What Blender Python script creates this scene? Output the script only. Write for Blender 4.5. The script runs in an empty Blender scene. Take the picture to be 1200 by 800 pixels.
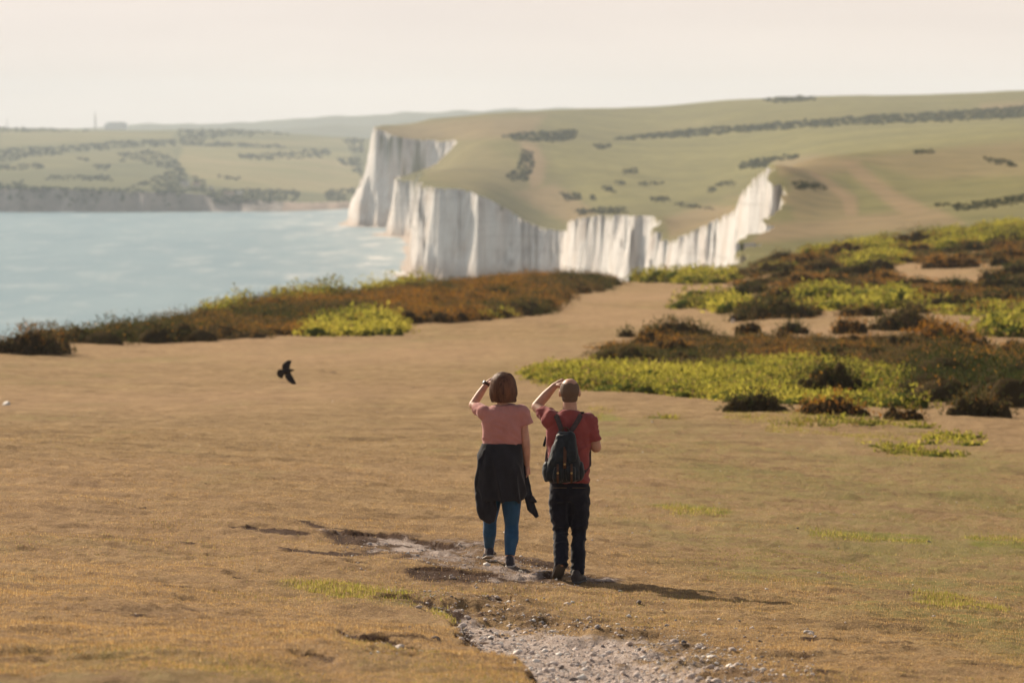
import bpy, bmesh, math, random
import numpy as np
from mathutils import Vector, Matrix
R = math.radians
rng = np.random.default_rng(7)
random.seed(7)
sc = bpy.context.scene
COL = sc.collection

# ------------------------------------------------------------------ camera
F, W, H = 4500.0, 1200.0, 800.0
ZC = 62.0
TH = math.atan(250 / F)
cT, sT = math.cos(TH), math.sin(TH)

def ray(x, y):
    """photo pixel -> (u = X/Y, t = drop/Y)"""
    x = np.asarray(x, float); y = np.asarray(y, float)
    dy = F * cT + (400 - y) * sT
    return (x - 600) / dy, (F * sT - (400 - y) * cT) / dy

def proj(X, Y, Z):
    d = Z - ZC
    f = Y * cT - d * sT
    up = Y * sT + d * cT
    f = np.maximum(f, 1e-3)
    return 600 + F * X / f, 400 - F * up / f

def U(x, y=400): return ray(x, y)[0]
def T(y): return ray(600, y)[1]

# ------------------------------------------------------------------ noise
def _h(ix, iy, s):
    n = (ix.astype(np.int64) * 374761393 + iy.astype(np.int64) * 668265263 + s * 974634777) & 0xffffffff
    n = ((n ^ (n >> 13)) * 1274126177) & 0xffffffff
    n = n ^ (n >> 16)
    return (n & 0xffffff) / float(0xffffff)

def vn(x, y, s=0):
    x = np.asarray(x, float); y = np.asarray(y, float)
    ix, iy = np.floor(x), np.floor(y)
    fx, fy = x - ix, y - iy
    fx = fx * fx * (3 - 2 * fx); fy = fy * fy * (3 - 2 * fy)
    a = _h(ix, iy, s); b = _h(ix + 1, iy, s); c = _h(ix, iy + 1, s); d = _h(ix + 1, iy + 1, s)
    return (a + (b - a) * fx) * (1 - fy) + (c + (d - c) * fx) * fy - 0.5

def fbm(x, y, s=0, o=4, g=0.5):
    r = 0; a = 1.0
    for i in range(o):
        r = r + a * vn(x * 2 ** i + 17.3 * i, y * 2 ** i - 9.1 * i, s + i); a *= g
    return r

def sst(x, a, b):
    t = np.clip((x - a) / (b - a), 0, 1); return t * t * (3 - 2 * t)

def inpoly(x, y, poly):
    x = np.asarray(x, float); y = np.asarray(y, float)
    r = np.zeros(x.shape, bool); n = len(poly)
    for i in range(n):
        x0, y0 = poly[i]; x1, y1 = poly[(i + 1) % n]
        if y0 == y1: continue
        c = ((y0 > y) != (y1 > y)) & (x < (x1 - x0) * (y - y0) / (y1 - y0) + x0)
        r ^= c
    return r

def sdist(x, y, poly, closed=True):
    d = np.full(np.shape(x), 1e18); n = len(poly)
    for i in range(n if closed else n - 1):
        x0, y0 = poly[i]; x1, y1 = poly[(i + 1) % n]
        dx, dy = x1 - x0, y1 - y0
        t = np.clip(((x - x0) * dx + (y - y0) * dy) / (dx * dx + dy * dy + 1e-12), 0, 1)
        d = np.minimum(d, (x - x0 - t * dx) ** 2 + (y - y0 - t * dy) ** 2)
    d = np.sqrt(d)
    if closed: d = np.where(inpoly(x, y, poly), d, -d)
    return d

def soft(x, y, poly, w):
    """soft photo-space region: 1 inside, fades over w pixels (y counts triple: ground is seen at a low angle)"""
    p = [(a, b * 3) for a, b in poly]
    return sst(sdist(x, y * 3, p), -w, w)

# ------------------------------------------------------------------ mesh helpers
def mesh_np(name, V, Q=None, T3=None, mat=None, attrs=None, smooth=True, parent=None, link=True):
    me = bpy.data.meshes.new(name)
    V = np.asarray(V, np.float32)
    nq = 0 if Q is None else len(Q); nt = 0 if T3 is None else len(T3)
    loops = []; starts = []; k = 0
    if nq: loops.append(np.asarray(Q, np.int32).ravel()); starts.append(np.arange(nq) * 4); k = nq * 4
    if nt: loops.append(np.asarray(T3, np.int32).ravel()); starts.append(k + np.arange(nt) * 3)
    loops = np.concatenate(loops); starts = np.concatenate(starts).astype(np.int32)
    me.vertices.add(len(V)); me.vertices.foreach_set('co', V.ravel())
    me.loops.add(len(loops)); me.loops.foreach_set('vertex_index', loops)
    me.polygons.add(len(starts)); me.polygons.foreach_set('loop_start', starts)
    me.update(calc_edges=True)
    if smooth: me.polygons.foreach_set('use_smooth', np.ones(len(starts), bool))
    for n, a in (attrs or {}).items():
        a = np.asarray(a, np.float32)
        if a.ndim == 1:
            at = me.attributes.new(n, 'FLOAT', 'POINT'); at.data.foreach_set('value', a)
        else:
            at = me.attributes.new(n, 'FLOAT_COLOR', 'POINT')
            at.data.foreach_set('color', np.c_[a, np.ones(len(a))].astype(np.float32).ravel())
    o = bpy.data.objects.new(name, me)
    if mat: me.materials.append(mat)
    if link: COL.objects.link(o)
    if parent: o.parent = parent
    return o

def gridq(nr, nc):
    i = np.arange(nr - 1)[:, None] * nc + np.arange(nc - 1)[None, :]
    return np.stack([i, i + 1, i + nc + 1, i + nc], -1).reshape(-1, 4)

def compact(V, Q, A):
    used = np.zeros(len(V), bool); used[Q.ravel()] = True
    idx = np.cumsum(used) - 1
    return V[used], idx[Q], {k: v[used] for k, v in A.items()}

def tag(o, label=None, cat=None, group=None, kind=None):
    if label: o['label'] = label
    if cat: o['category'] = cat
    if group: o['group'] = group
    if kind: o['kind'] = kind
    return o

def empty(name, loc, rz=0):
    o = bpy.data.objects.new(name, None); COL.objects.link(o)
    o.location = loc; o.rotation_euler = (0, 0, rz); o.empty_display_size = .2
    return o

# ------------------------------------------------------------------ materials
class NT:
    def __init__(s, name):
        s.m = bpy.data.materials.new(name); s.m.use_nodes = True
        s.t = s.m.node_tree; s.t.nodes.clear()
        s.out = s.t.nodes.new('ShaderNodeOutputMaterial')
    def n(s, ty, **kw):
        nd = s.t.nodes.new(ty)
        for k, v in kw.items():
            if k.startswith('_'): setattr(nd, k[1:], v)
            else:
                i = nd.inputs[int(k[1:])] if k[0] == 'i' and k[1:].isdigit() else nd.inputs[k.replace('_', ' ')]
                if isinstance(v, bpy.types.NodeSocket): s.t.links.new(v, i)
                else: i.default_value = v
        return nd
    def attr(s, name): return s.n('ShaderNodeAttribute', _attribute_name=name)
    def coord(s, scale=(1, 1, 1), obj=True):
        tc = s.n('ShaderNodeTexCoord')
        mp = s.n('ShaderNodeMapping', i0=tc.outputs['Object']); mp.inputs['Scale'].default_value = scale
        return mp.outputs[0]
    def noise(s, vec, sc_, det=4, rough=.6):
        return s.n('ShaderNodeTexNoise', Vector=vec, Scale=sc_, Detail=det, Roughness=rough).outputs[0]
    def ramp(s, fac, *st):
        r = s.n('ShaderNodeValToRGB', i0=fac); e = r.color_ramp.elements
        while len(e) < len(st): e.new(.5)
        for k, (p, c) in enumerate(st):
            e[k].position = p; e[k].color = (*c, 1) if len(c) == 3 else c
        return r.outputs[0]
    def mr(s, v, a, b, c=0, d=1):
        return s.n('ShaderNodeMapRange', i0=v, i1=a, i2=b, i3=c, i4=d).outputs[0]
    def mix(s, f, a, b, mode='MIX'):
        nd = s.n('ShaderNodeMix', _data_type='RGBA', _blend_type=mode)
        for i, v in ((0, f), (6, a), (7, b)):
            if isinstance(v, bpy.types.NodeSocket): s.t.links.new(v, nd.inputs[i])
            elif i == 0: nd.inputs[0].default_value = v
            else: nd.inputs[i].default_value = (*v, 1) if len(v) == 3 else v
        return nd.outputs[2]
    def math(s, op, a, b=0.0):
        return s.n('ShaderNodeMath', _operation=op, i0=a, i1=b).outputs[0]
    def bump(s, h, st, dist):
        return s.n('ShaderNodeBump', Height=h, Strength=st, Distance=dist).outputs[0]
    def fin(s, sh): s.t.links.new(sh, s.out.inputs[0]); return s.m
    def bsdf(s, **kw): return s.n('ShaderNodeBsdfPrincipled', **kw).outputs[0]

def leaf_mat(name, trans=.4, rough=.7, gain=1.0):
    m = NT(name); a = m.attr('col').outputs['Color']
    d = m.n('ShaderNodeBsdfDiffuse', Color=a).outputs[0]
    t = m.n('ShaderNodeBsdfTranslucent', Color=m.mix(1.0, a, (gain, gain, gain * .8), 'MULTIPLY')).outputs[0]
    return m.fin(m.n('ShaderNodeMixShader', i0=trans, i1=d, i2=t).outputs[0])

def plain(name, col, rough=.8, nscale=0, var=.2, bump=0, bd=.01, spec=.3, metal=0, stretch=(1, 1, 1)):
    m = NT(name); c = m.coord(stretch)
    kw = dict(Roughness=rough, Metallic=metal)
    kw['Specular_IOR_Level'] = spec
    if nscale:
        nz = m.noise(c, nscale)
        lo = tuple(v * (1 - var) for v in col); hi = tuple(min(1, v * (1 + var)) for v in col)
        kw['Base_Color'] = m.ramp(nz, (.3, lo), (.7, hi))
        if bump: kw['Normal'] = m.bump(nz, bump, bd)
    else: kw['Base_Color'] = (*col, 1)
    return m.fin(m.bsdf(**kw))

# ------------------------------------------------------------------ near ground
def pchip(xs, ys):
    xs = np.array(xs, float); ys = np.array(ys, float)
    h = np.diff(xs); d = np.diff(ys) / h
    m = np.zeros(len(xs)); m[0] = d[0]; m[-1] = d[-1]
    for i in range(1, len(xs) - 1):
        m[i] = 0 if d[i - 1] * d[i] <= 0 else (h[i - 1] + h[i]) * 1.0 / (h[i - 1] / d[i - 1] + h[i] / d[i])
    def f(x):
        x = np.clip(x, xs[0], xs[-1]); i = np.clip(np.searchsorted(xs, x) - 1, 0, len(xs) - 2)
        t = (x - xs[i]) / h[i]
        return ((1 + 2 * t) * (1 - t) ** 2 * ys[i] + t * (1 - t) ** 2 * h[i] * m[i] + t * t * (3 - 2 * t) * ys[i + 1] + t * t * (t - 1) * h[i] * m[i + 1])
    return f

hC = pchip([0, 20.7, 32, 44, 75, 105, 150, 280, 420, 700], [1.65, 3.0, 3.76, 4.42, 5.85, 7.0, 8.5, 11.25, 13.6, 17])
CR = np.array([  # px, crest distance, crest ground y
    (-600, 120, 430), (-200, 140, 412), (0, 152, 403), (100, 160, 400), (200, 182, 384), (300, 215, 362), (400, 238, 352), (500, 262, 338),
    (600, 278, 331), (700, 285, 331), (780, 288, 329), (850, 300, 323), (900, 315, 306), (1000, 345, 291), (1100, 375, 277), (1200, 400, 264), (1400, 430, 250), (1900, 440, 250)], float)
CRu = U(CR[:, 0]); CRt = T(CR[:, 2])

SX = 0.065
def Gbase(X, Y):
    Yc = np.maximum(Y, .3)
    u = np.clip(X / Yc, CRu[0], CRu[-1])
    Dc = np.interp(u, CRu, CR[:, 1]); tc = np.interp(u, CRu, CRt)
    Dl = np.minimum(Y, Dc)
    t = hC(Dl) / np.maximum(Dl, .3)
    k = sst(Dl, 60, Dc)
    h = hC(np.maximum(Dl, 0)) + k * (tc - hC(Dc) / Dc) * Dl
    over = np.maximum(Y - Dc, 0)
    h = h + tc * over + .03 * over + .003 * over ** 2
    z = ZC - h - SX * np.clip(X, -30, 30) * (1 - sst(Y, 40, 90))
    return np.maximum(z, -4)

def hitb(x, y, zf=Gbase):
    u, t = ray(x, y)
    D = np.exp(np.linspace(math.log(5), math.log(600), 3000))
    z = zf(u * D, D)
    k = np.argmax(z >= ZC - t * D) if np.any(z >= ZC - t * D) else len(D) - 1
    return u * D[k], D[k]

# turf scars: far edge is a small step down, ramps back up towards the camera
SCARS = [  # polyline px, depth, ramp, earth
    ([(255, 619), (300, 623), (345, 629), (375, 631)], .05, .5, 1),
    ([(340, 611), (380, 616), (420, 622)], .04, .4, 1),
    ([(358, 628), (400, 630), (450, 633), (505, 641), (560, 648)], .09, 1.3, 1),
    ([(455, 668), (500, 669), (560, 672), (605, 676), (680, 671)], .06, .9, 1),
    ([(300, 640), (345, 645), (400, 650), (470, 652)], .04, .7, .8),
    ([(520, 655), (580, 655), (640, 660), (700, 668)], .035, .7, .8),
    ([(436, 692), (462, 694), (490, 697), (516, 702)], .09, .8, .7),
    ([(405, 747), (440, 750), (480, 757), (512, 768)], .08, .5, .8),
    ([(395, 741), (420, 745)], .05, .4, 1), ([(335, 771), (370, 774), (400, 781)], .07, .5, .6), ([(420, 766), (450, 770), (500, 776)], .07, .5, .6),
    ([(272, 671), (300, 674)], .05, .4, 1), ([(238, 564), (262, 566)], .07, .4, 1),
    ([(198, 581), (212, 583)], .05, .4, 1), ([(145, 591), (180, 596)], .04, .5, .6), ([(203, 632), (232, 636)], .05, .5, .7),
    ([(180, 679), (240, 685)], .03, .4, .4), ([(215, 513), (250, 516)], .05, .8, .5), ([(180, 486), (215, 488)], .05, .8, .5), ([(375, 430), (398, 432)], .08, 1.5, .5),
    ([(380, 432), (400, 433)], .08, 2, .6), ([(320, 445), (345, 447)], .05, 2, .5), ([(480, 456), (500, 457)], .07, 2, .5),
]
PATH_L = [(470, 700), (500, 706), (522, 716), (535, 735), (532, 750), (560, 768), (592, 776), (612, 800), (640, 850)]
PATH_R = [(470, 700), (560, 698), (640, 712), (720, 728), (800, 745), (860, 765), (905, 795), (930, 850)]
PLw = [hitb(*p) for p in PATH_L]; PRw = [hitb(*p) for p in PATH_R]
PPOLY = PLw + PRw[::-1]
SCW = []
for pl, d, L, e in SCARS:
    w = np.array([hitb(*p) for p in pl]); o = np.argsort(w[:, 0] / w[:, 1]); SCW.append((w[o], d, L, e))
WORN = [hitb(*p) for p in [(350, 624), (430, 626), (520, 636), (620, 655), (720, 672), (700, 692), (600, 690), (560, 700), (700, 722), (620, 726), (500, 708), (440, 688), (520, 676), (440, 662), (380, 646)]]
CH2 = [hitb(*p) for p in [(410, 636), (450, 632), (490, 635), (525, 643), (540, 652), (500, 652), (440, 648)]]

def detail(X, Y):
    """height offset and masks on the near ground"""
    z = np.zeros(X.shape); earth = np.zeros(X.shape); chalk = np.zeros(X.shape)
    n1 = fbm(X * 1.1, Y * .8, 3, 5, .55); n2 = fbm(X * .25, Y * .18, 9, 4)
    near = (Y < 130)
    z += (.055 * n1 + .10 * n2) * np.where(near, 1, 1)
    z += .024 * fbm(X * 7, Y * 6, 21, 3, .6) * (1 - sst(Y, 50, 90))
    z += .25 * fbm(X * .06, Y * .05, 33, 3) * sst(Y, 50, 110)
    t1 = fbm(X * .22, Y * .9, 201, 4, .6); t2 = fbm(X * .6, Y * 2.2, 207, 3, .6)
    nr = 1 - sst(Y, 60, 110)
    z += nr * 1.5 * (.010 * (sst(t1, .16, .20) - sst(-t1, .18, .22)) + .007 * (sst(t2, .2, .24) - sst(-t2, .2, .24)))
    earth = np.maximum(earth, nr * .5 * np.maximum(np.exp(-((t1 - .17) / .02) ** 2), .8 * np.exp(-((t2 - .21) / .018) ** 2)) * sst(fbm(X * .12, Y * .2, 211, 2), 0, .3))
    u = X / np.maximum(Y, .3)
    wob = .10 * fbm(X * 3.1, Y * 0 + 3, 41, 4, .6) * 3
    for w, d, L, e in SCW:
        uu = w[:, 0] / w[:, 1]
        dl = np.interp(u, uu, w[:, 1]) + wob
        dd = dl - Y
        span = uu[-1] - uu[0]
        end = sst(u, uu[0] - .001, uu[0] + .25 * span) * (1 - sst(u, uu[-1] - .25 * span, uu[-1] + .001))
        f = sst(dd, 0, .05) * np.exp(-np.maximum(dd, 0) / L) * end
        z -= .6 * d * f
        earth = np.maximum(earth, e * np.clip(f * 1.7, 0, 1))
    bb = (Y < 40) & (np.abs(X) < 6)
    if bb.any():
        xs, ys = X[bb], Y[bb]
        inside = inpoly(xs, ys, PPOLY)
        dl = sdist(xs, ys, PLw, False) + .10 * fbm(xs * 5, ys * 5, 51, 3); dr = sdist(xs, ys, PRw, False) + .5 * fbm(xs * 3, ys * 3, 55, 4, .6)
        dep = np.where(inside, np.minimum(sst(dl, .0, .12), .35 * sst(dr, .0, .3) + .65 * sst(dr, .1, 1.0)), 0)
        z[bb] -= .12 * dep
        ch = np.where(inside, np.minimum(sst(dl, .05, .3), .25 + .75 * sst(dr, -.1, 1.1)) * (.62 + .38 * sst(-ys, -28, -25)), 0)
        chalk[bb] = ch
        earth[bb] = np.maximum(earth[bb], np.where(inside, sst(dep, .05, .4) * (1 - sst(dl, .12, .5)), 0))
        de = np.where(inside, 0, dr)
        earth[bb] = np.maximum(earth[bb], .42 * (1 - sst(np.abs(dr - .1), .05, .45)) * (np.abs(sdist(xs, ys, PRw, False)) < .6))
        wn_ = sdist(xs, ys, WORN) + .8 * fbm(xs * 1.6, ys * 1.6, 59, 4, .6)
        earth[bb] = np.maximum(earth[bb], .52 * sst(wn_, -.1, .5)); chalk[bb] = np.maximum(chalk[bb], .42 * sst(wn_ + .5 * fbm(xs * 3, ys * 3, 58, 3), .15, .6))
        c2 = sdist(xs, ys, CH2) + .4 * fbm(xs * 3, ys * 3, 57, 3)
        chalk[bb] = np.maximum(chalk[bb], sst(c2, -.05, .35) * .62)
    return z, earth, chalk

def G(X, Y):
    X = np.asarray(X, float); Y = np.asarray(Y, float)
    s = X.shape
    z, _, _ = detail(np.atleast_1d(X), np.atleast_1d(Y))
    r = Gbase(np.atleast_1d(X), np.atleast_1d(Y)) + z
    return r.reshape(s) if s else float(r[0])

def at(x, y):
    X, Y = hitb(x, y); return np.array([X, Y, G(X, Y)])

# photo-space colour areas of the turf
GREEN = [([(690, 600), (800, 540), (1260, 520), (1260, 720), (1100, 735), (900, 700), (780, 660)], 50, .8), ([(700, 560), (900, 575), (1260, 590), (1260, 790), (1050, 730), (850, 690), (760, 640)], 60, 1.0),
         ([(-60, 760), (120, 745), (320, 775), (420, 815), (-60, 830)], 30, .9),
         ([(640, 500), (760, 490), (900, 510), (1060, 530), (1230, 540), (1230, 560), (800, 545), (660, 520)], 40, .7),
         ([(330, 683), (430, 686), (520, 700), (500, 712), (400, 706), (340, 696)], 18, .9),
         ([(400, 745), (510, 765), (600, 790), (600, 820), (420, 800)], 20, .5),
         ([(0, 425), (300, 412), (500, 395), (560, 392), (500, 405), (200, 424), (0, 432)], 14, .5),
         ([(880, 505), (1150, 522), (1120, 545), (900, 520)], 22, .6), ([(600, 400), (760, 400), (720, 412), (620, 440), (560, 430)], 30, .35)]
YG = [([(765, 590), (800, 590), (860, 597), (855, 602), (790, 599)], 4), ([(945, 619), (1010, 622), (1090, 628), (1092, 637), (1010, 633), (950, 626)], 4),
      ([(1130, 628), (1210, 630), (1210, 643), (1140, 640)], 4), ([(690, 483), (720, 486), (735, 493), (700, 494)], 4)]

rows = [.3, 1, 2, 3.5, 5, 7, 9, 11, 13, 15, 17]
d = 18.5
while d < 150: rows.append(d); d *= 1.0021
while d < 560: rows.append(d); d *= 1.005
rows = np.array(rows)
cpx = np.concatenate([np.linspace(-5000, -200, 18)[:-1], np.arange(-200, -20, 12), np.arange(-20, 1221, 2.4), np.arange(1230, 1400, 12), np.linspace(1400, 6000, 18)])
cu = U(cpx)
YY = np.repeat(rows[:, None], len(cu), 1); XX = YY * cu[None, :]
zo, earth, chalk = detail(XX.ravel(), YY.ravel())
ZZ = Gbase(XX.ravel(), YY.ravel()) + zo
px_, py_ = proj(XX.ravel(), YY.ravel(), ZZ)
green = np.zeros(len(ZZ))
nn = 20 * fbm(XX.ravel() * .5, YY.ravel() * .25, 77, 3)
for poly, w, a in GREEN: green = np.maximum(green, a * soft(px_ + nn, py_ + nn * .3, poly, w))
yg = np.zeros(len(ZZ))
for poly, w in YG: yg = np.maximum(yg, soft(px_, py_, poly, w))
V = np.c_[XX.ravel(), YY.ravel(), ZZ]

m = NT('turf')
c = m.coord(); c2 = m.coord((1, .55, 1))
n_f = m.noise(c, 34, 5, .7); n_m = m.noise(c2, 3.2, 6, .65); n_l = m.noise(c2, .35, 5, .6); n_ll = m.noise(c2, .06, 3, .5)
n_w = m.noise(m.coord((.55, 1.3, 1)), .8, 7, .72)
base = m.ramp(m.math('ADD', m.math('MULTIPLY', n_m, .45), m.math('MULTIPLY', n_w, .55)), (.36, (.26, .17, .08)), (.5, (.47, .32, .16)), (.64, (.65, .46, .24)))
base = m.mix(m.mr(n_f, .38, .62), m.mix(1.0, base, (.50, .46, .42), 'MULTIPLY'), base)
base = m.mix(m.mr(m.noise(m.coord((.6, 1.6, 1)), 1.3, 6, .75), .52, .68, 0, .55), base, (.20, .125, .07))
grn = m.ramp(n_m, (.3, (.17, .165, .055)), (.7, (.29, .265, .085)))
gf = m.math('MULTIPLY', m.attr('green').outputs['Fac'], m.mr(m.math('ADD', n_l, m.mr(n_m, .3, .7, -.2, .2)), .34, .66))
gf2 = m.math('MAXIMUM', gf, m.math('MULTIPLY', m.mr(m.math('ADD', n_l, m.mr(n_m, .3, .7, -.1, .1)), .58, .74), .45))
col = m.mix(gf2, base, grn)
col = m.mix(m.math('MULTIPLY', m.mr(n_ll, .42, .62), .35), col, (.49, .31, .185))
col = m.mix(m.math('MULTIPLY', m.attr('yg').outputs['Fac'], m.mr(n_m, .35, .6)), col, (.26, .25, .06))
ea = m.ramp(n_f, (.3, (.055, .03, .02)), (.7, (.13, .075, .05)))
ef = m.mr(m.math('ADD', m.attr('earth').outputs['Fac'], m.mr(n_m, .25, .75, -.3, .3)), .35, .6)
col = m.mix(ef, col, ea)
chk = m.ramp(m.noise(c, 20, 6, .8), (.3, (.40, .31, .27)), (.5, (.58, .47, .42)), (.68, (.76, .66, .60)))
cf = m.mr(m.math('ADD', m.attr('chalk').outputs['Fac'], m.mr(n_m, .25, .75, -.35, .35)), .38, .6)
col = m.mix(cf, col, chk)
TURF = m.fin(m.bsdf(Base_Color=col, Roughness=.95, Specular_IOR_Level=.1, Normal=m.bump(m.math('ADD', n_f, m.math('MULTIPLY', n_m, 1.5)), 1.0, .05)))
ground = mesh_np('ground', V, gridq(len(rows), len(cu)), None, TURF, dict(earth=earth, chalk=chalk, green=green, yg=yg))
tag(ground, 'broad dry cliff-top turf with worn chalky path', kind='structure')

# ------------------------------------------------------------------ thin plate spline for the far land
def tps(P, z, lam=1e-4):
    n = len(P); d = np.linalg.norm(P[:, None] - P[None], axis=2)
    K = np.where(d > 0, d * d * np.log(d + 1e-12), 0) + lam * np.eye(n)
    A = np.zeros((n + 3, n + 3)); A[:n, :n] = K; A[:n, n] = 1; A[:n, n + 1:] = P; A[n, :n] = 1; A[n + 1:, :n] = P.T
    w = np.linalg.solve(A, np.r_[z, 0, 0, 0])
    def f(Q):
        r = w[n] + Q @ w[n + 1:]
        for i in range(n):
            d2 = (Q[:, 0] - P[i, 0]) ** 2 + (Q[:, 1] - P[i, 1]) ** 2
            r += w[i] * .5 * d2 * np.log(d2 + 1e-12)
        return r
    return f

def land_fn(C):
    C = np.array(C, float); t = T(C[:, 2]); z = ZC - t * C[:, 1]
    f = tps(np.c_[C[:, 0] / 150, np.log(C[:, 1]) * 4], z, .02)
    def g(X, Y):
        s = X.shape; X = X.ravel(); Y = Y.ravel()
        return f(np.c_[(600 + X / Y * F) / 150, np.log(Y) * 4]).reshape(s)
    return g

HC = [(440, 2420, 151), (500, 2700, 139), (600, 3000, 131), (700, 3200, 127), (850, 3300, 118), (1000, 3400, 112), (1200, 3500, 107), (1380, 3500, 104),
      (440, 3000, 172), (550, 3900, 160), (700, 4300, 150), (1000, 4400, 140), (1300, 4400, 135),
      (437, 2440, 150.5), (450, 2420, 157), (470, 2412, 162), (500, 2405, 164), (525, 2400, 166), (500, 2560, 150), (470, 2640, 146), (465, 2222, 210), (484, 2202, 210), (476, 2262, 206), (490, 2285, 203), (508, 2300, 195), (524, 2330, 180), (490, 2150, 212), (494, 1920, 203), (496, 1720, 207), (545, 2330, 164), (545, 2150, 181),
      (500, 1590, 221), (520, 1588, 221), (545, 1580, 223), (575, 1565, 235), (620, 1555, 262), (665, 1535, 272),
      (505, 1780, 203), (525, 1880, 198), (560, 2000, 190), (560, 1750, 208), (560, 2450, 150),
      (620, 1730, 228), (620, 2000, 185), (620, 2500, 148), (570, 1690, 212),
      (680, 1335, 256), (700, 1280, 252), (740, 1190, 252), (775, 1130, 254), (700, 1500, 250), (700, 1750, 222), (700, 2200, 180), (700, 2750, 147),
      (785, 1040, 280), (792, 1130, 264), (785, 1450, 255), (785, 1800, 225), (785, 2300, 180), (785, 2900, 143),
      (870, 900, 240), (885, 860, 212), (905, 830, 191), (918, 800, 200), (914, 790, 209), (930, 765, 222), (934, 730, 240), (900, 680, 262), (885, 640, 272), (860, 560, 305), (820, 970, 266),
      (870, 1250, 246), (870, 1600, 230), (870, 2000, 200), (870, 2500, 160), (905, 1000, 207), (905, 1300, 215),
      (960, 620, 285), (960, 720, 250), (960, 830, 212), (960, 950, 187), (960, 1300, 190), (960, 1900, 178), (960, 2600, 140),
      (1080, 600, 280), (1080, 720, 245), (1080, 880, 208), (1080, 1050, 182), (1080, 1400, 176), (1080, 2000, 160), (1080, 2700, 130),
      (1220, 580, 272), (1220, 720, 235), (1220, 900, 200), (1220, 1100, 176), (1220, 1900, 150), (1220, 2700, 124),
      (1380, 600, 265), (1380, 900, 195), (1380, 1900, 146), (1000, 470, 335), (1250, 450, 320), (1380, 2700, 122)]
Lmain = land_fn(HC)
COAST = [(830, 430), (850, 500), (868, 560), (888, 620), (893, 648), (900, 680), (918, 700), (934, 730), (932, 750), (930, 765), (915, 785), (914, 795), (919, 803), (917, 818), (906, 832), (897, 842), (886, 860), (884, 880),
         (872, 905), (852, 935), (820, 970), (800, 1005), (785, 1040), (786, 1070), (792, 1090), (793, 1108), (786, 1118), (775, 1128), (757, 1160), (735, 1195), (712, 1245), (694, 1290), (680, 1325), (673, 1345), (671, 1420), (669, 1490),
         (665, 1535), (648, 1540), (620, 1555), (600, 1566), (575, 1569), (560, 1580), (545, 1582), (520, 1588), (503, 1592), (499, 1602), (498, 1650), (498, 1720), (498, 1800), (497, 1900), (496, 2000), (494, 2100), (491, 2180), (482, 2192), (468, 2202),
         (463, 2220), (466, 2240), (475, 2258), (490, 2280), (508, 2305), (524, 2335), (531, 2365), (528, 2395), (510, 2414), (480, 2418), (460, 2422), (444, 2430), (438, 2445), (437, 2480), (442, 2540), (455, 2600), (480, 2640), (520, 2800), (560, 3100), (600, 3600), (620, 4600)]
CP = [(float(U(a)) * b, b) for a, b in COAST]
CPOLY = CP + [(2500, 4600), (2500, 400), (CP[0][0], 400)]
rows2 = []; d = 470.
while d < 2480: rows2.append(d); d *= 1.0017
while d < 4400: rows2.append(d); d *= 1.008
rows2 = np.array(rows2)
cp2 = np.concatenate([np.arange(385, 1240, 1.6), np.arange(1240, 1700, 12)]); cu2 = U(cp2)
Y2 = np.repeat(rows2[:, None], len(cu2), 1).ravel(); X2 = (rows2[:, None] * cu2[None]).ravel()

def mainland(X, Y):
    sd = sdist(X, Y, CPOLY)
    sdn = sd + 1.0 * fbm(X / 8, Y / 30, 61, 3) + np.where((Y > 1600) & (Y < 2260), 2.5, 7) * np.round(vn(X / 13, Y / 40, 66) * 4.5) / 4.5 + 3 * np.round(vn(X / 5, Y / 17, 67) * 3.5) / 3.5 + 1.6 * (1 - 4 * np.abs(vn(X / 9, Y / 50, 68))) + .35 * vn(X / 2.2, Y / 9, 65) * 2 + 1.8 * fbm(X / 40, Y / 70, 63, 2) + np.where(Y < 1050, 2.2, .8) * fbm(X / 3.5, Y / 16, 64, 3)
    w = np.interp(Y, [500, 900, 1200, 1580, 1640, 2150, 2230, 2400], [6, 8, 6, 6, 4, 4, 6, 17])
    L = Lmain(X, Y) + (.8 * fbm(X / 60, Y / 90, 71, 4) + .25 * fbm(X / 9, Y / 12, 73, 3)) * sst(sd, 2, 30)
    s = np.clip(-sdn / w, 0, 1)
    prof = np.where(s < .75, 1 - s * 1.02 - .12 * np.sin(s * 4.1), (1 - s) / .25 * (1 - .75 * 1.02 - .12 * math.sin(.75 * 4.1)))
    prof = np.clip(prof, 0, 1)
    Z = np.where(sdn >= 0, L, L * prof)
    out = np.maximum(-sdn - w, 0)
    Z = np.where(out > 0, .5 - out * .09, Z)
    return np.maximum(Z, -2.5), sdn, w, L
Z2, sdn2, w2, L2 = mainland(X2, Y2)
p2x, p2y = proj(X2, Y2, Z2)
q = gridq(len(rows2), len(cu2))
zq = Z2[q].max(1); sq = sdn2[q].mean(1); zmq = Z2[q].min(1)
keep = zq > -2.2
iscliff = (sdn2[q].min(1) < -.3)
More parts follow.
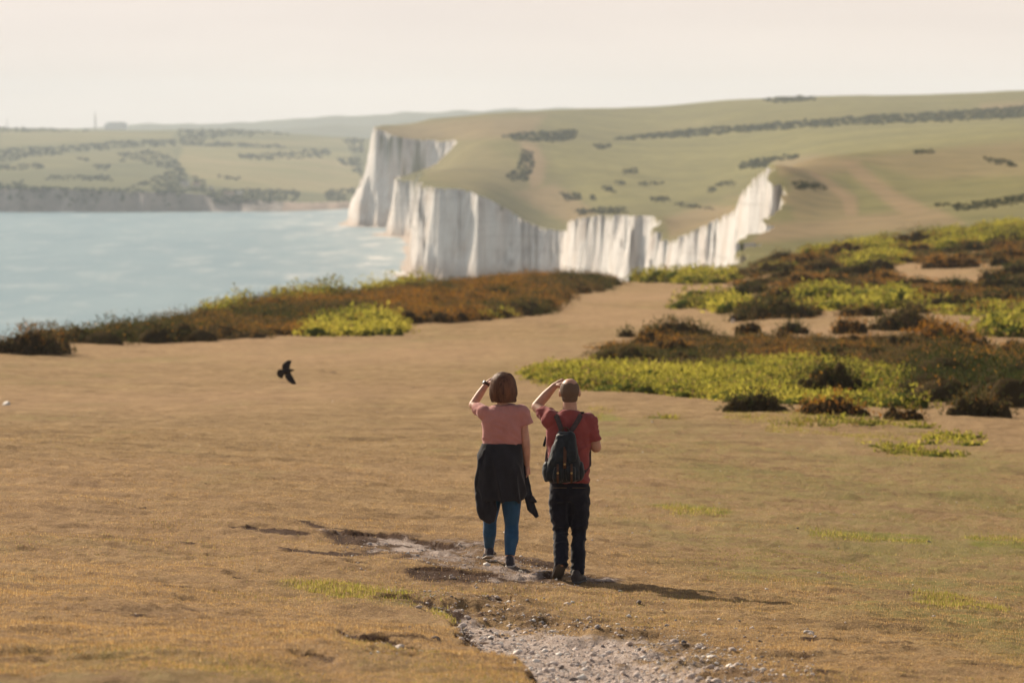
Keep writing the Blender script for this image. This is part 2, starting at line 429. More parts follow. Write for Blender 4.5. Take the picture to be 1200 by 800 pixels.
# worn and brownish ground on the far hills
def smp(polys, x, y, w):
    r = np.zeros(len(x))
    for pl, a in polys: r = np.maximum(r, a * sst(sdist(x, y, pl), -w, w))
    return r
BROWN = [([(436, 152), (530, 140), (640, 135), (620, 160), (540, 165), (450, 165)], .75), ([(490, 175), (560, 165), (600, 185), (620, 220), (560, 225), (500, 210)], .25),
         ([(610, 165), (628, 168), (640, 190), (636, 215), (622, 225), (616, 195)], 1.0), ([(600, 225), (650, 215), (700, 250), (670, 262), (640, 250)], .8),
         ([(780, 255), (830, 240), (870, 242), (840, 262), (785, 280)], .8), ([(905, 188), (950, 182), (1010, 185), (1010, 200), (960, 205), (915, 205)], .75),
         ([(925, 205), (960, 200), (1000, 235), (1000, 260), (930, 262)], .5), ([(938, 198), (955, 198), (1003, 232), (1006, 255), (990, 255), (985, 235)], 1.1),
         ([(975, 186), (1000, 186), (1050, 225), (1100, 250), (1060, 255), (1010, 215)], 1.0), ([(900, 262), (1100, 245), (1130, 262), (1000, 275), (880, 285)], .9),
         ([(1000, 185), (1200, 165), (1200, 205), (1080, 210)], .5), ([(1150, 123), (1200, 120), (1200, 128), (1150, 130)], .9), ([(850, 232), (930, 225), (960, 245)], .6)]
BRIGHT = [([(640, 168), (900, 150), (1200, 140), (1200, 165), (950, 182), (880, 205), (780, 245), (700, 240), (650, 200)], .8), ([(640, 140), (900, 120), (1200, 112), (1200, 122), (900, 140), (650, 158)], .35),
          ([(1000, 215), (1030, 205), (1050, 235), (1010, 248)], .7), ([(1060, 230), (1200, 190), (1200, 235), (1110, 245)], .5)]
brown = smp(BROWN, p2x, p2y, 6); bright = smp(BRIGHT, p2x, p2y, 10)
VEG = [([(437, 160), (472, 160), (471, 171), (452, 178), (441, 176)], 1), ([(487, 168), (499, 168), (498, 205), (494, 213), (468, 211), (478, 200), (487, 185)], 1), ([(486, 160), (492, 164), (490, 185), (484, 195)], .4)]
veg = smp(VEG, p2x, p2y, 1.2)
V2 = np.c_[X2, Y2, Z2]
A2 = dict(brown=brown, bright=bright, veg=veg, sd=sdn2)
m = NT('downland')
c = m.coord(); n1 = m.noise(c, .012, 5, .6); n2 = m.noise(c, .09, 5, .7)
col = m.ramp(n1, (.3, (.15, .135, .06)), (.55, (.20, .18, .075)), (.75, (.26, .215, .105)))
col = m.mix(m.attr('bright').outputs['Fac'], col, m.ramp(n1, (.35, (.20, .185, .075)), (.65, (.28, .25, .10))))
col = m.mix(m.math('MULTIPLY', m.attr('brown').outputs['Fac'], m.mr(n2, .2, .6, .6, 1)), col, (.30, .21, .125))
col = m.mix(m.mr(n2, .42, .66, 0, .5), col, (.08, .085, .035))
DOWN = m.fin(m.bsdf(Base_Color=col, Roughness=1, Specular_IOR_Level=.05))
m = NT('chalk')
c = m.coord((1, 1, .16)); n1 = m.noise(c, .35, 6, .7); n2 = m.noise(m.coord((1, 1, 2.5)), .12, 4, .6); n3 = m.noise(m.coord((1, 1, 1)), .05, 4, .6)
col = m.ramp(n1, (.30, (.46, .40, .37)), (.42, (.68, .63, .595)), (.56, (.78, .745, .715)))
col = m.mix(m.mr(n3, .5, .7, 0, .6), col, (.60, .47, .38))
col = m.mix(m.mr(n2, .58, .75, 0, .25), col, (.5, .45, .4))
gz = m.n('ShaderNodeSeparateXYZ', i0=m.n('ShaderNodeNewGeometry').outputs['Position']).outputs[2]
col = m.mix(m.mr(m.math('ADD', gz, m.mr(n3, .3, .7, -4, 4)), 1, 7, .75, 0), col, (.46, .36, .29))
band = m.noise(m.n('ShaderNodeMapping', i0=m.n('ShaderNodeTexCoord').outputs['Object'], i3=(.012, .012, .55)).outputs[0], 1.0, 3, .7)
col = m.mix(m.mr(band, .55, .66, 0, .3), col, (.40, .36, .33))
col = m.mix(m.attr('veg').outputs['Fac'], col, (.12, .12, .055))
CHALK = m.fin(m.bsdf(Base_Color=col, Roughness=1, Specular_IOR_Level=.05, Normal=m.bump(n1, 1.0, 1.5)))
v_, q_, a_ = compact(V2, q[keep & ~iscliff], A2)
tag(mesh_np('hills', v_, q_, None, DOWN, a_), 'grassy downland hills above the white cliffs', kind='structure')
v_, q_, a_ = compact(V2, q[keep & iscliff], A2)
tag(mesh_np('cliff', v_, q_, None, CHALK, a_), 'white chalk sea cliffs below the grassy downs', kind='structure')

# far left headland
HL = []
for x_, ys in ((-150, (216, 204, 178, 160, 150)), (0, (221, 206, 180, 162, 150)), (100, (222, 208, 182, 165, 152.5)), (200, (225, 212, 184, 166, 153)), (280, (232, 218, 188, 168, 153)), (350, (238, 226, 192, 172, 158)),
               (400, (240, 230, 198, 176, 161)), (480, (241, 232, 203, 180, 165))):
    for D_, y_ in zip((2870, 3150, 3900, 4500, 5200), ys): HL.append((x_, D_, y_))
    HL.append((x_, 6400, ys[-1] + 8))
Lleft = land_fn(HL)
rows3 = np.exp(np.linspace(math.log(2800), math.log(6400), 330)); cp3 = np.arange(-220, 560, 3.); cu3 = U(cp3)
Y3 = np.repeat(rows3[:, None], len(cu3), 1).ravel(); X3 = (rows3[:, None] * cu3[None]).ravel()
def leftland(X, Y):
    L = Lleft(X, Y) + 1.5 * fbm(X / 90, Y / 200, 81, 4)
    px = 600 + X / Y * F
    sh = 2846 + 10 * fbm(X / 25, X * 0, 83, 4) * 2 + np.interp(px, [0, 330, 400, 480], [0, 0, 90, 260])
    s = np.clip((Y - sh) / np.interp(px, [200, 330], [9, 30]), 0, 1)
    return np.where(s <= 0, -1.5, L * s), s
Z3, s3 = leftland(X3, Y3)
p3x, p3y = proj(X3, Y3, Z3)
FL = [([(0, 175), (105, 165), (205, 158), (212, 150), (0, 152)], .2)]
PALE = [([(215, 172), (410, 178), (425, 215), (400, 228), (300, 222), (232, 214), (208, 190)], .9), ([(212, 165), (420, 163), (425, 172), (330, 172)], .6), ([(0, 153), (205, 156), (200, 163), (100, 167), (0, 172)], .55), ([(30, 184), (110, 178), (200, 172), (205, 185), (100, 195), (0, 200)], .35)]
m = NT('coastal_fields')
c = m.coord(); n1 = m.noise(c, .008, 5, .6); n2 = m.noise(c, .05, 5, .7)
col = m.ramp(n1, (.3, (.11, .115, .055)), (.7, (.17, .165, .075)))
col = m.mix(m.attr('pale').outputs['Fac'], col, m.ramp(n1, (.35, (.23, .215, .09)), (.65, (.32, .26, .13))))
col = m.mix(m.mr(n2, .35, .75, 0, .4), col, (.06, .065, .04))
FIELD = m.fin(m.bsdf(Base_Color=col, Roughness=1, Specular_IOR_Level=.05))
q = gridq(len(rows3), len(cu3)); sq = s3[q].mean(1); cl = (sq < .95); bch = cl & (p3x[q].mean(1) > 330)
A3 = dict(pale=smp(PALE, p3x, p3y, 3))
v_, q_, a_ = compact(np.c_[X3, Y3, Z3], q[~cl], A3)
tag(mesh_np('hill_slope', v_, q_, None, FIELD, a_), 'distant farmed slope across the bay', kind='structure')
LOWC = plain('low_cliff_chalk', (.30, .26, .24), 1, .05, .45)
v_, q_, a_ = compact(np.c_[X3, Y3, Z3], q[cl & ~bch], A3)
tag(mesh_np('cliff', v_, q_, None, LOWC, a_), 'low dull cliff along the far shore', kind='structure')
v_, q_, a_ = compact(np.c_[X3, Y3, Z3], q[bch], A3)
tag(mesh_np('beach', v_, q_, None, plain('shingle', (.42, .32, .26), 1, .1, .2), a_), 'shingle beach at the head of the bay', kind='structure')

# farthest ridge
def ridge(name, D0, sky, lab, colr):
    sx = [a for a, b in sky]; sy = [b for a, b in sky]
    dd = np.array([-900, -600, -350, -180, -80, 0, 100, 300, 500.]); ff = np.array([0, .35, .62, .82, .95, 1, .95, .6, .2])
    pxs = np.arange(-300, 1000, 5.)
    yy = np.interp(pxs, sx, sy) + .8 * fbm(pxs / 40, pxs * 0, 91, 4)
    zt = ZC - T(yy) * D0
    Vv = []
    for a, b in zip(dd, ff):
        z = 2 + (zt - 2) * b * (1 + .06 * fbm(pxs / 30, pxs * 0 + a / 200, 93, 3))
        Vv.append(np.c_[U(pxs) * (D0 + a), np.full(len(pxs), D0 + a), z])
    tag(mesh_np(name, np.concatenate(Vv), gridq(len(dd), len(pxs)), None, plain(name + '_green', colr, 1, .01, .4)), lab, kind='structure')
ridge('hills', 8900, [(-300, 150), (0, 152), (110, 150), (160, 146), (250, 145), (330, 140), (400, 136), (450, 133), (560, 130), (700, 127), (1000, 125)], 'faint blue hills on the horizon', (.07, .08, .05))
ridge('hill_ridge', 7300, [(-300, 165), (200, 160), (300, 152), (350, 149), (400, 146), (430, 147), (520, 139), (700, 145), (1000, 150)], 'hazy wooded ridge behind the far fields', (.06, .07, .045))

# ------------------------------------------------------------------ sea
rs = np.concatenate([[-150, 60], np.exp(np.linspace(math.log(200), math.log(9500), 420))])
cs = np.concatenate([np.linspace(-2600, -300, 20), np.linspace(-280, 700, 330), np.linspace(720, 3000, 12)])
Ys = np.repeat(rs[:, None], len(cs), 1).ravel(); Xs = (np.maximum(rs, 1200)[:, None] * 0 + np.maximum(rs, 1500)[:, None] * U(cs)[None]).ravel()
tcol = np.where(Ys > 700, 1, 0)
sds = -sdist(Xs, Ys, CPOLY)
shoal = np.clip(np.exp(-np.maximum(sds - 8, 0) / 28.) + .5 * np.exp(-np.maximum(sds - 8, 0) / 110.), 0, 1)
pxx = 600 + Xs / np.maximum(Ys, 1) * F
shoal = np.maximum(shoal, .75 * sst(pxx, 250, 400) * sst(Ys, 1700, 2400)) * tcol
m = NT('sea_water')
c = m.coord((.35, 1, 1)); w1 = m.noise(c, .35, 6, .75); st = m.noise(m.coord((1, .22, 1)), .012, 5, .6); st2 = m.noise(m.coord((1, .3, 1)), .05, 6, .65)
deep = m.ramp(st, (.35, (.115, .225, .295)), (.65, (.195, .305, .36)))
sh = m.math('MULTIPLY', m.attr('shoal').outputs['Fac'], m.mr(st2, .35, .62, .25, 1))
col = m.mix(m.math('MULTIPLY', sh, .75), deep, (.50, .51, .50))
col = m.mix(m.mr(st2, .54, .66, 0, .5), col, (.42, .48, .49))
col = m.mix(m.math('MULTIPLY', m.math('POWER', m.attr('shoal').outputs['Fac'], 2.0), m.mr(st2, .54, .66)), col, (.75, .72, .69))
SEA = m.fin(m.bsdf(Base_Color=col, Roughness=.45, IOR=1.33, Specular_IOR_Level=.35, Normal=m.bump(w1, .6, .8)))
tag(mesh_np('sea', np.c_[Xs, Ys, np.zeros(len(Xs))], gridq(len(rs), len(cs)), None, SEA, dict(shoal=shoal)), 'pale blue sea in the bay', kind='structure')

# ------------------------------------------------------------------ far bushes and woods (blobs with leafy lumps)
_ic = bmesh.new(); bmesh.ops.create_icosphere(_ic, subdivisions=2, radius=1)
ICV = np.array([v.co[:] for v in _ic.verts]); ICF = np.array([[v.index for v in f.verts] for f in _ic.faces]); _ic.free()

def blobs(name, cen, rad, hgt, mat, col, jit=.25, smooth=True, sub=1.0):
    Vs, Fs, Cs = [], [], []
    n = len(ICV)
    for i in range(len(cen)):
        v = ICV.copy(); r_ = 1 + jit * (vn(v[:, 0] * 2.1 + i * 7.7, v[:, 1] * 2.1 + v[:, 2] * 3.3, 5) * 2)
        v = v * r_[:, None] * np.array([rad[i], rad[i], hgt[i]])
        Vs.append(v + cen[i]); Fs.append(ICF + i * n); Cs.append(np.repeat(col[i][None], n, 0))
    return mesh_np(name, np.concatenate(Vs), None, np.concatenate(Fs), mat, dict(col=np.concatenate(Cs)), smooth)

BLOBM = leaf_mat('far_leaves', .15)
def march(x, y, fn, D0, D1, n=900):
    u, t = ray(x, y); D = np.exp(np.linspace(math.log(D0), math.log(D1), n)); z = fn(u * D, D)
    ok = z >= ZC - t * D
    if not ok.any(): return None
    k = np.argmax(ok); return u * D[k], D[k], z[k]
fm = lambda X, Y: mainland(X, Y)[0]
fl = lambda X, Y: leftland(X, Y)[0]
# lookup tables so that many points can be placed fast
def table(fn, xs, ys, D0, D1):
    D = np.exp(np.linspace(math.log(D0), math.log(D1), 700)); Tb = np.full((len(xs), len(ys)), np.nan)
    for i, x in enumerate(xs):
        z = fn(U(x) * D, D); _, yy = proj(U(x) * D, D, z)
        run = np.minimum.accumulate(yy)
        for j, y in enumerate(ys):
            k = np.searchsorted(-run, -y)
            if k < len(D): Tb[i, j] = D[k]
    return Tb
txm = np.arange(430, 1221, 6.); tym = np.arange(104, 300, 1.5); TM = table(fm, txm, tym, 480, 3500)
txl = np.arange(-30, 450, 6.); tyl = np.arange(146, 246, 1.2); TL = table(fl, txl, tyl, 2820, 5300)
def lut(x, y, left):
    xs, ys, Tb = (txl, tyl, TL) if left else (txm, tym, TM)
    i = int(np.clip(round((x - xs[0]) / (xs[1] - xs[0])), 0, len(xs) - 1)); j = int(np.clip(round((y - ys[0]) / (ys[1] - ys[0])), 0, len(ys) - 1))
    return Tb[i, j]

def bushes_in(polys, left, dens, r0, r1, name, lab, dark):
    cen, rad, hg, co = [], [], [], []
    for poly in polys:
        xs = [p[0] for p in poly]; ys = [p[1] for p in poly]
        n = int(dens * (max(xs) - min(xs)) * max(2, (max(ys) - min(ys))))
        for _ in range(n):
            x = random.uniform(min(xs), max(xs)); y = random.uniform(min(ys), max(ys))
            if not inpoly(np.array([x]), np.array([y]), poly)[0]: continue
            D = lut(x, y, left)
            if np.isnan(D): continue
            D *= random.uniform(.998, 1.002); X = float(U(x)) * D
            z = (fl if left else fm)(np.array([X]), np.array([D]))[0]
            r_ = random.uniform(r0, r1) * D / F
            cen.append((X, D, z + r_ * .2)); rad.append(r_); hg.append(r_ * random.uniform(.4, .75)); co.append(np.array(dark) * random.uniform(.6, 1.4))
    if cen: tag(blobs(name, np.array(cen), rad, hg, BLOBM, np.array(co), .35), lab, kind='stuff')
    return len(cen)
HEDGE = [[(720, 162), (790, 155), (900, 145), (1000, 138), (1100, 132), (1200, 125), (1200, 138), (1100, 143), (1000, 147), (900, 153), (790, 162), (722, 165)],
         [(585, 159), (640, 155), (675, 153), (676, 163), (650, 167), (600, 165)], [(895, 116), (955, 113), (957, 119), (900, 121)],
         [(865, 193), (890, 186), (935, 182), (930, 187), (905, 190), (895, 197), (868, 199)]]
HEDGE2 = [[(612, 176), (624, 178), (626, 195), (618, 212), (595, 213), (594, 205), (606, 200)], [(694, 169), (714, 168), (714, 174), (696, 174)],
          [(655, 227), (680, 228), (683, 235), (665, 236)], [(690, 229), (698, 230), (698, 234), (690, 234)], [(728, 200), (745, 198), (748, 203), (730, 204)], [(703, 218), (716, 220), (722, 226), (710, 224)],
          [(762, 232), (783, 231), (785, 237), (764, 238)], [(748, 214), (775, 213), (778, 217), (750, 217)], [(720, 214), (733, 213), (733, 217), (722, 217)], [(786, 239), (810, 240), (838, 245), (810, 245)],
          [(828, 221), (838, 220), (838, 226), (830, 226)], [(836, 216), (855, 212), (862, 212), (860, 218), (840, 219)], [(668, 246), (700, 245), (733, 243), (735, 250), (680, 252)], 
          [(1115, 240), (1150, 236), (1200, 228), (1200, 238), (1160, 244), (1118, 248)], [(1070, 177), (1090, 176), (1095, 180), (1072, 181)], [(928, 214), (965, 216), (970, 222), (930, 222)],
          [(1150, 185), (1185, 190), (1190, 196), (1160, 192)], [(1095, 240), (1112, 238), (1112, 242), (1096, 243)]]
bushes_in(HEDGE, False, .30, 1.3, 3.4, 'woodland', 'dark wood and hedge strips high on the downs', (.07, .08, .04))
bushes_in(HEDGE2, False, .35, 1.0, 2.6, 'scrub', 'scattered dark scrub on the grassy downs', (.075, .08, .042))
LH = [[(0, 175), (55, 173), (105, 169), (150, 165), (190, 164), (209, 166), (208, 171), (150, 173), (100, 178), (50, 183), (0, 190)], [(211, 150), (260, 150), (300, 152), (298, 160), (270, 160), (235, 166), (212, 168)],
      [(215, 167), (260, 167), (340, 171), (342, 175), (280, 172), (215, 171)], [(280, 182), (320, 180), (385, 174), (388, 184), (330, 187), (310, 189), (282, 186)], [(402, 164), (426, 160), (426, 180), (412, 178)],
      [(393, 186), (424, 184), (424, 206), (412, 200)], [(135, 180), (180, 177), (208, 186), (218, 203), (222, 220), (200, 222), (170, 218), (150, 219), (205, 200), (150, 186)], [(0, 194), (50, 192), (52, 198), (0, 200)],
      [(50, 207), (130, 206), (132, 212), (55, 211)], [(90, 184), (106, 185), (105, 189), (92, 188)], [(110, 193), (130, 193), (130, 199), (112, 199)], [(140, 187), (148, 187), (148, 190), (140, 190)],
      [(0, 215), (30, 211), (28, 226), (0, 226)], [(225, 205), (240, 212), (245, 218), (228, 214)], [(240, 222), (300, 222), (350, 223), (352, 236), (300, 238), (245, 238)], [(380, 224), (424, 220), (422, 236), (385, 236)],
      [(255, 206), (283, 208), (282, 211), (256, 209)], [(200, 218), (240, 216), (245, 225), (200, 226)], [(-20, 151), (40, 151), (110, 152), (110, 155), (-20, 154)], [(345, 156), (300, 153), (300, 156), (345, 159)], [(10, 219), (210, 222), (215, 229), (10, 224)]]
bushes_in(LH, True, .22, 1.1, 2.8, 'woodland', 'distant hedges and copses across the bay', (.07, .08, .045))

# ------------------------------------------------------------------ scrub on the near down: gorse and green growth
def cards(P, Nn, L, Wd, C, spread=.7, droop=0):
    """one pointed leaf triangle per point, pointing roughly along Nn"""
    n = len(P)
    dv = Nn + spread * rng.normal(size=(n, 3)); dv /= np.linalg.norm(dv, axis=1)[:, None]
    sd_ = np.cross(dv, rng.normal(size=(n, 3))); sd_ /= np.linalg.norm(sd_, axis=1)[:, None] + 1e-9
    L = np.asarray(L)[:, None]; Wd = np.asarray(Wd)[:, None]
    a = P - sd_ * Wd * .5; b = P + sd_ * Wd * .5; c_ = P + dv * L
    Vv = np.stack([a, b, c_], 1).reshape(-1, 3)
    return Vv, np.repeat(C, 3, 0)

GOM = leaf_mat('gorse_foliage', .25, gain=1.3); GRM = leaf_mat('green_foliage', .45, gain=1.1)
COREM = plain('twiggy_core', (.035, .028, .016), 1, 3, .4)
GCOL = np.array([(.05, .062, .025), (.085, .085, .035), (.14, .105, .05), (.19, .12, .06), (.24, .14, .06)])
OR = np.array([(.42, .19, .035), (.34, .15, .035), (.48, .26, .05)])
LG = np.array([(.14, .145, .042), (.25, .24, .05), (.37, .335, .06), (.50, .43, .09)])

def scrub(name, dm, mode, per=90, ls=1.0, low=False, obj_origin=None):
    """dm: rows of (X, Y, z, r, h, tint). Lumpy core plus leaf triangles on the lumps."""
    dm = np.array(dm); Vs = []; Fs = []; Cc = []; k = 0
    o = np.zeros(3) if obj_origin is None else np.array(obj_origin)
    cores = []
    for i, (X, Y, z, r_, h, t_) in enumerate(dm):
        v = ICV.copy(); jj = 1 + .15 * vn(v[:, 0] * 2 + i * 3.1, v[:, 1] * 2 + v[:, 2] * 2.7, 15) * 2
        v = v * jj[:, None] * np.array([r_ * .68, r_ * .68, h * .70])
        cores.append(v + np.array([X, Y, z]) - o)
    cv = np.concatenate(cores); cf = np.concatenate([ICF + i * len(ICV) for i in range(len(dm))])
    # leaves
    cnt = np.maximum(20, (per * dm[:, 3] * (dm[:, 3] + dm[:, 4]) / 2)).astype(int)
    idx = np.repeat(np.arange(len(dm)), cnt); n = len(idx)
    dv = rng.normal(size=(n, 3)); dv[:, 2] = np.abs(dv[:, 2]) * .9 + .02; dv /= np.linalg.norm(dv, axis=1)[:, None]
    lump = 1 + .26 * vn(dv[:, 0] * 2.6 + idx * 3.1, dv[:, 1] * 2.6 + dv[:, 2] * 3, 16) * 2
    rr = lump * rng.uniform(.84, 1.06, n)
    P = np.c_[dm[idx, 0] + dv[:, 0] * dm[idx, 3] * rr, dm[idx, 1] + dv[:, 1] * dm[idx, 3] * rr, dm[idx, 2] + dv[:, 2] * dm[idx, 4] * rr] - o
    nz = rng.random(n); tint = dm[idx, 5]
    if mode == 'gorse':
        ci = np.clip(rng.random(n) * .45 + tint * .75 - .12, 0, .999)
        C = GCOL[np.clip((ci * len(GCOL)).astype(int), 0, len(GCOL) - 1)]
        po = np.clip(1.7 * (tint - .58), .03, .65) * (dv[:, 2] > .25)
        C = np.where((nz < po)[:, None], OR[rng.integers(0, 3, n)], C)
        L = rng.uniform(.07, .20, n) * ls * np.where(rng.random(n) < .08, 1.6, 1); Wd = rng.uniform(.04, .08, n) * ls; sp = .6; Nn = dv * .8 + np.array([0, 0, .3])
    else:
        C = LG[np.clip(((rng.random(n) * .6 + tint * .5) * 4).astype(int), 0, 3)]
        C = np.where((rng.random(n) < np.clip(.35 - tint * .5, .03, .3))[:, None], np.array([(.24, .17, .07)]), C)
        L = rng.uniform(.10, .22, n) * ls; Wd = rng.uniform(.06, .12, n) * ls; sp = .8; Nn = dv * .5 + np.array([0, 0, .6])
    C = C * rng.uniform(.75, 1.25, n)[:, None]
    Vl, Cl = cards(P, Nn, L, Wd, C, sp)
    V = np.concatenate([Vl, cv]); Tt = np.concatenate([np.arange(len(Vl)).reshape(-1, 3), cf + len(Vl)])
    base_c = np.array((.07, .052, .028)) if mode == 'gorse' else np.array((.10, .12, .03))
    Cv = base_c[None] * rng.uniform(.8, 1.2, (len(cv), 1))
    return mesh_np(name, V, None, Tt, GOM if mode == 'gorse' else GRM, dict(col=np.concatenate([Cl, Cv])), False)

def scatter(poly, spacing, r0, r1, h0, h1, hole=(), gap=-9, beyond=6, gy=12, gx=4.5):
    """lumps whose bases stand inside a photo-space outline of ground"""
    xs = [p[0] for p in poly]
    ul, ur = float(U(min(xs) - 3)), float(U(max(xs) + 3))
    out = []
    D0, D1 = 60, 450
    Yg = np.arange(D0, D1, spacing)
    for Yv in Yg:
        Xg = np.arange(ul * Yv, ur * Yv, spacing)
        if len(Xg) == 0: continue
        Xj = Xg + rng.uniform(-.5, .5, len(Xg)) * spacing; Yj = np.full(len(Xg), Yv) + rng.uniform(-.5, .5, len(Xg)) * spacing
        z = Gbase(Xj, Yj); px, py = proj(Xj, Yj, z)
        Dc = np.interp(Xj / Yj, CRu, CR[:, 1])
        ok = inpoly(px, py, poly) & (Yj < Dc + beyond)
        for hl in hole: ok &= ~inpoly(px, py, hl)
        Xj, Yj = Xj[ok], Yj[ok]; 
        if len(Xj) == 0: continue
        zz = G(Xj, Yj); nz = vn(Xj / 5, Yj / 9, 101) + .5; nt = np.clip(fbm(Xj / 5, Yj / 11, 111, 3) * 1.3 + .47 + rng.uniform(-.22, .22, len(Xj)), 0, 1)
        gapn = fbm(Xj / gx, Yj / gy, 163, 3)
        for i in range(len(Xj)):
            if gapn[i] < gap: continue
            r_ = r0 + (r1 - r0) * rng.random(); h = h0 + (h1 - h0) * np.clip(nz[i] * .8 + .3 * rng.random(), 0, 1)
            big = 1.25 if rng.random() < .2 else .92
            out.append((Xj[i], Yj[i], zz[i] - .05, r_ * big, h * big, nt[i]))
    return out

def clump(x, y, wpx, hpx, tint, n=9, flat=.5):
    """a single bush built from lumps; returns lumps and base point"""
    b = at(x, y); s = b[1] / F; Wm = wpx * s; Hm = hpx * s * 1.3; out = []
    for i in range(n):
        a = (i + .5) / n * 2 - 1 + random.uniform(-.1, .1)
        X = b[0] + a * Wm * .38; Y = b[1] + random.uniform(.0, 1) * Wm * .35
        e = math.sqrt(max(.15, 1 - a * a * .8))
        out.append((X, Y, G(X, Y) - .03, Wm * (.13 + .7 / n * .6) * random.uniform(.8, 1.25), Hm * e * random.uniform(.7, 1.0), min(1, max(0, tint + random.uniform(-.15, .15)))))
    return out, b

POLY_L = [(52, 400), (60, 405), (92, 406), (170, 405), (250, 401), (330, 397), (365, 394), (380, 382), (470, 380), (480, 384), (560, 379), (600, 373), (640, 363), (662, 348), (700, 340), (718, 335), (716, 325), (600, 322), (500, 325), (400, 340), (300, 350), (200, 372), (100, 390), (52, 394)]
greenL = [[(238, 372), (290, 360), (290, 366), (245, 378)], [(320, 358), (385, 350), (390, 357), (330, 366)], [(425, 345), (490, 335), (495, 342), (430, 352)]]
dl = [t[:5] + (min(1, t[5] * .8 + .22),) for t in scatter(POLY_L, 1.35, .8, 1.5, .35, 1.0, hole=greenL)]
tag(scrub('gorse', dl, 'gorse', 280, .78), 'continuous russet gorse thicket along the left cliff edge', kind='stuff')
dg = []
for p in greenL: dg += scatter(p, 1.2, .8, 1.3, .8, 1.3)
dg += scatter([(366, 396), (420, 393), (468, 391), (470, 384), (440, 378), (400, 376), (366, 386)], 1.0, .7, 1.1, .4, .8)
dg += scatter([(548, 380), (600, 374), (600, 369), (560, 371)], 1.2, .7, 1, .3, .6)
tag(scrub('undergrowth', dg, 'green', 150, 1.1), 'bright green growth among the left gorse', kind='stuff')

P_UP = [(742, 330), (745, 324), (800, 321), (850, 318), (900, 300), (1000, 285), (1100, 270), (1240, 250), (1240, 373), (1060, 373), (955, 376), (880, 374), (858, 366), (868, 352), (852, 344), (860, 336), (820, 330)]
holes_up = [[(1040, 316), (1165, 318), (1200, 326), (1120, 331), (1050, 328)], [(850, 330), (905, 340), (890, 352), (850, 350)]]
g_up = [[(800, 333), (862, 332), (858, 322), (815, 322)], [(900, 303), (1040, 293), (1040, 285), (900, 298)], [(1085, 292), (1240, 280), (1240, 255), (1085, 275)], [(945, 368), (1050, 368), (1062, 348), (990, 346), (945, 352)],
        [(785, 365), (865, 370), (860, 352), (815, 356)], [(1140, 395), (1240, 400), (1240, 376), (1150, 374)], [(745, 331), (800, 331), (800, 324), (745, 326)], [(1000, 308), (1060, 300), (1060, 306), (1005, 314)]]
du = scatter(P_UP, 1.7, .8, 1.4, .08, .35, hole=holes_up + g_up, gap=-.16, gy=34, gx=8)
P_FR = [[(850, 492), (940, 489), (1090, 500), (1150, 513), (1140, 523), (1000, 512), (860, 502)], [(690, 487), (720, 486), (738, 491), (700, 494)], [(1020, 515), (1125, 530), (1140, 541), (1080, 538), (1010, 522)], [(770, 488), (800, 488), (798, 494), (772, 493)]]
P_HEATH = [(700, 424), (800, 428), (960, 422), (1065, 440), (1075, 470), (1110, 474), (1200, 480), (1240, 480), (1240, 402), (1100, 402), (900, 400), (780, 402), (715, 410)]
P_GREEN = [(618, 444), (660, 458), (700, 462), (800, 468), (850, 470), (860, 476), (1000, 478), (1072, 482), (1072, 442), (960, 424), (800, 430), (700, 427), (650, 432), (625, 436)]
dh = [t[:5] + (t[5] * .6 + .22,) for t in scatter(P_HEATH, .95, .6, 1.1, .12, .4, gap=-.22)]
dr = scatter([(1075, 440), (1090, 474), (1240, 482), (1240, 425), (1100, 425)], 1.1, .6, 1.2, .4, 1.1)
tag(scrub('heath', dh, 'gorse', 300, .65), 'low brown heath band across the right of the down', kind='stuff')
tag(scrub('gorse', dr, 'gorse', 330, .7), 'tall dark gorse mass at the right edge', kind='stuff')
tag(scrub('gorse', du, 'gorse', 150, 1.0), 'patchy gorse thickets climbing the rise on the right', kind='stuff')
dg = []
for p in g_up: dg += scatter(p, 1.5, .9, 1.6, .4, 1.2, gap=-.2)
dg += [t for t in scatter(P_UP, 2.0, .7, 1.4, .15, .4, gap=.30, gy=30, gx=7)]
tag(scrub('undergrowth', dg, 'green', 90, 1.5), 'bright green bramble patches among the right gorse', kind='stuff')
df = []
for p in P_FR: df += scatter(p, .55, .2, .45, .03, .20, gap=-.02, gy=3, gx=1.5)
tag(scrub('undergrowth', df, 'green', 500, .5), 'thin bright green fringe on dry turf in front of the bushes', kind='stuff')
dg = scatter(P_GREEN, .7, .4, .85, .12, .55, gap=-.2)
tag(scrub('undergrowth', dg, 'green', 330, .62), 'sunlit yellow green growth in front of the heath', kind='stuff')

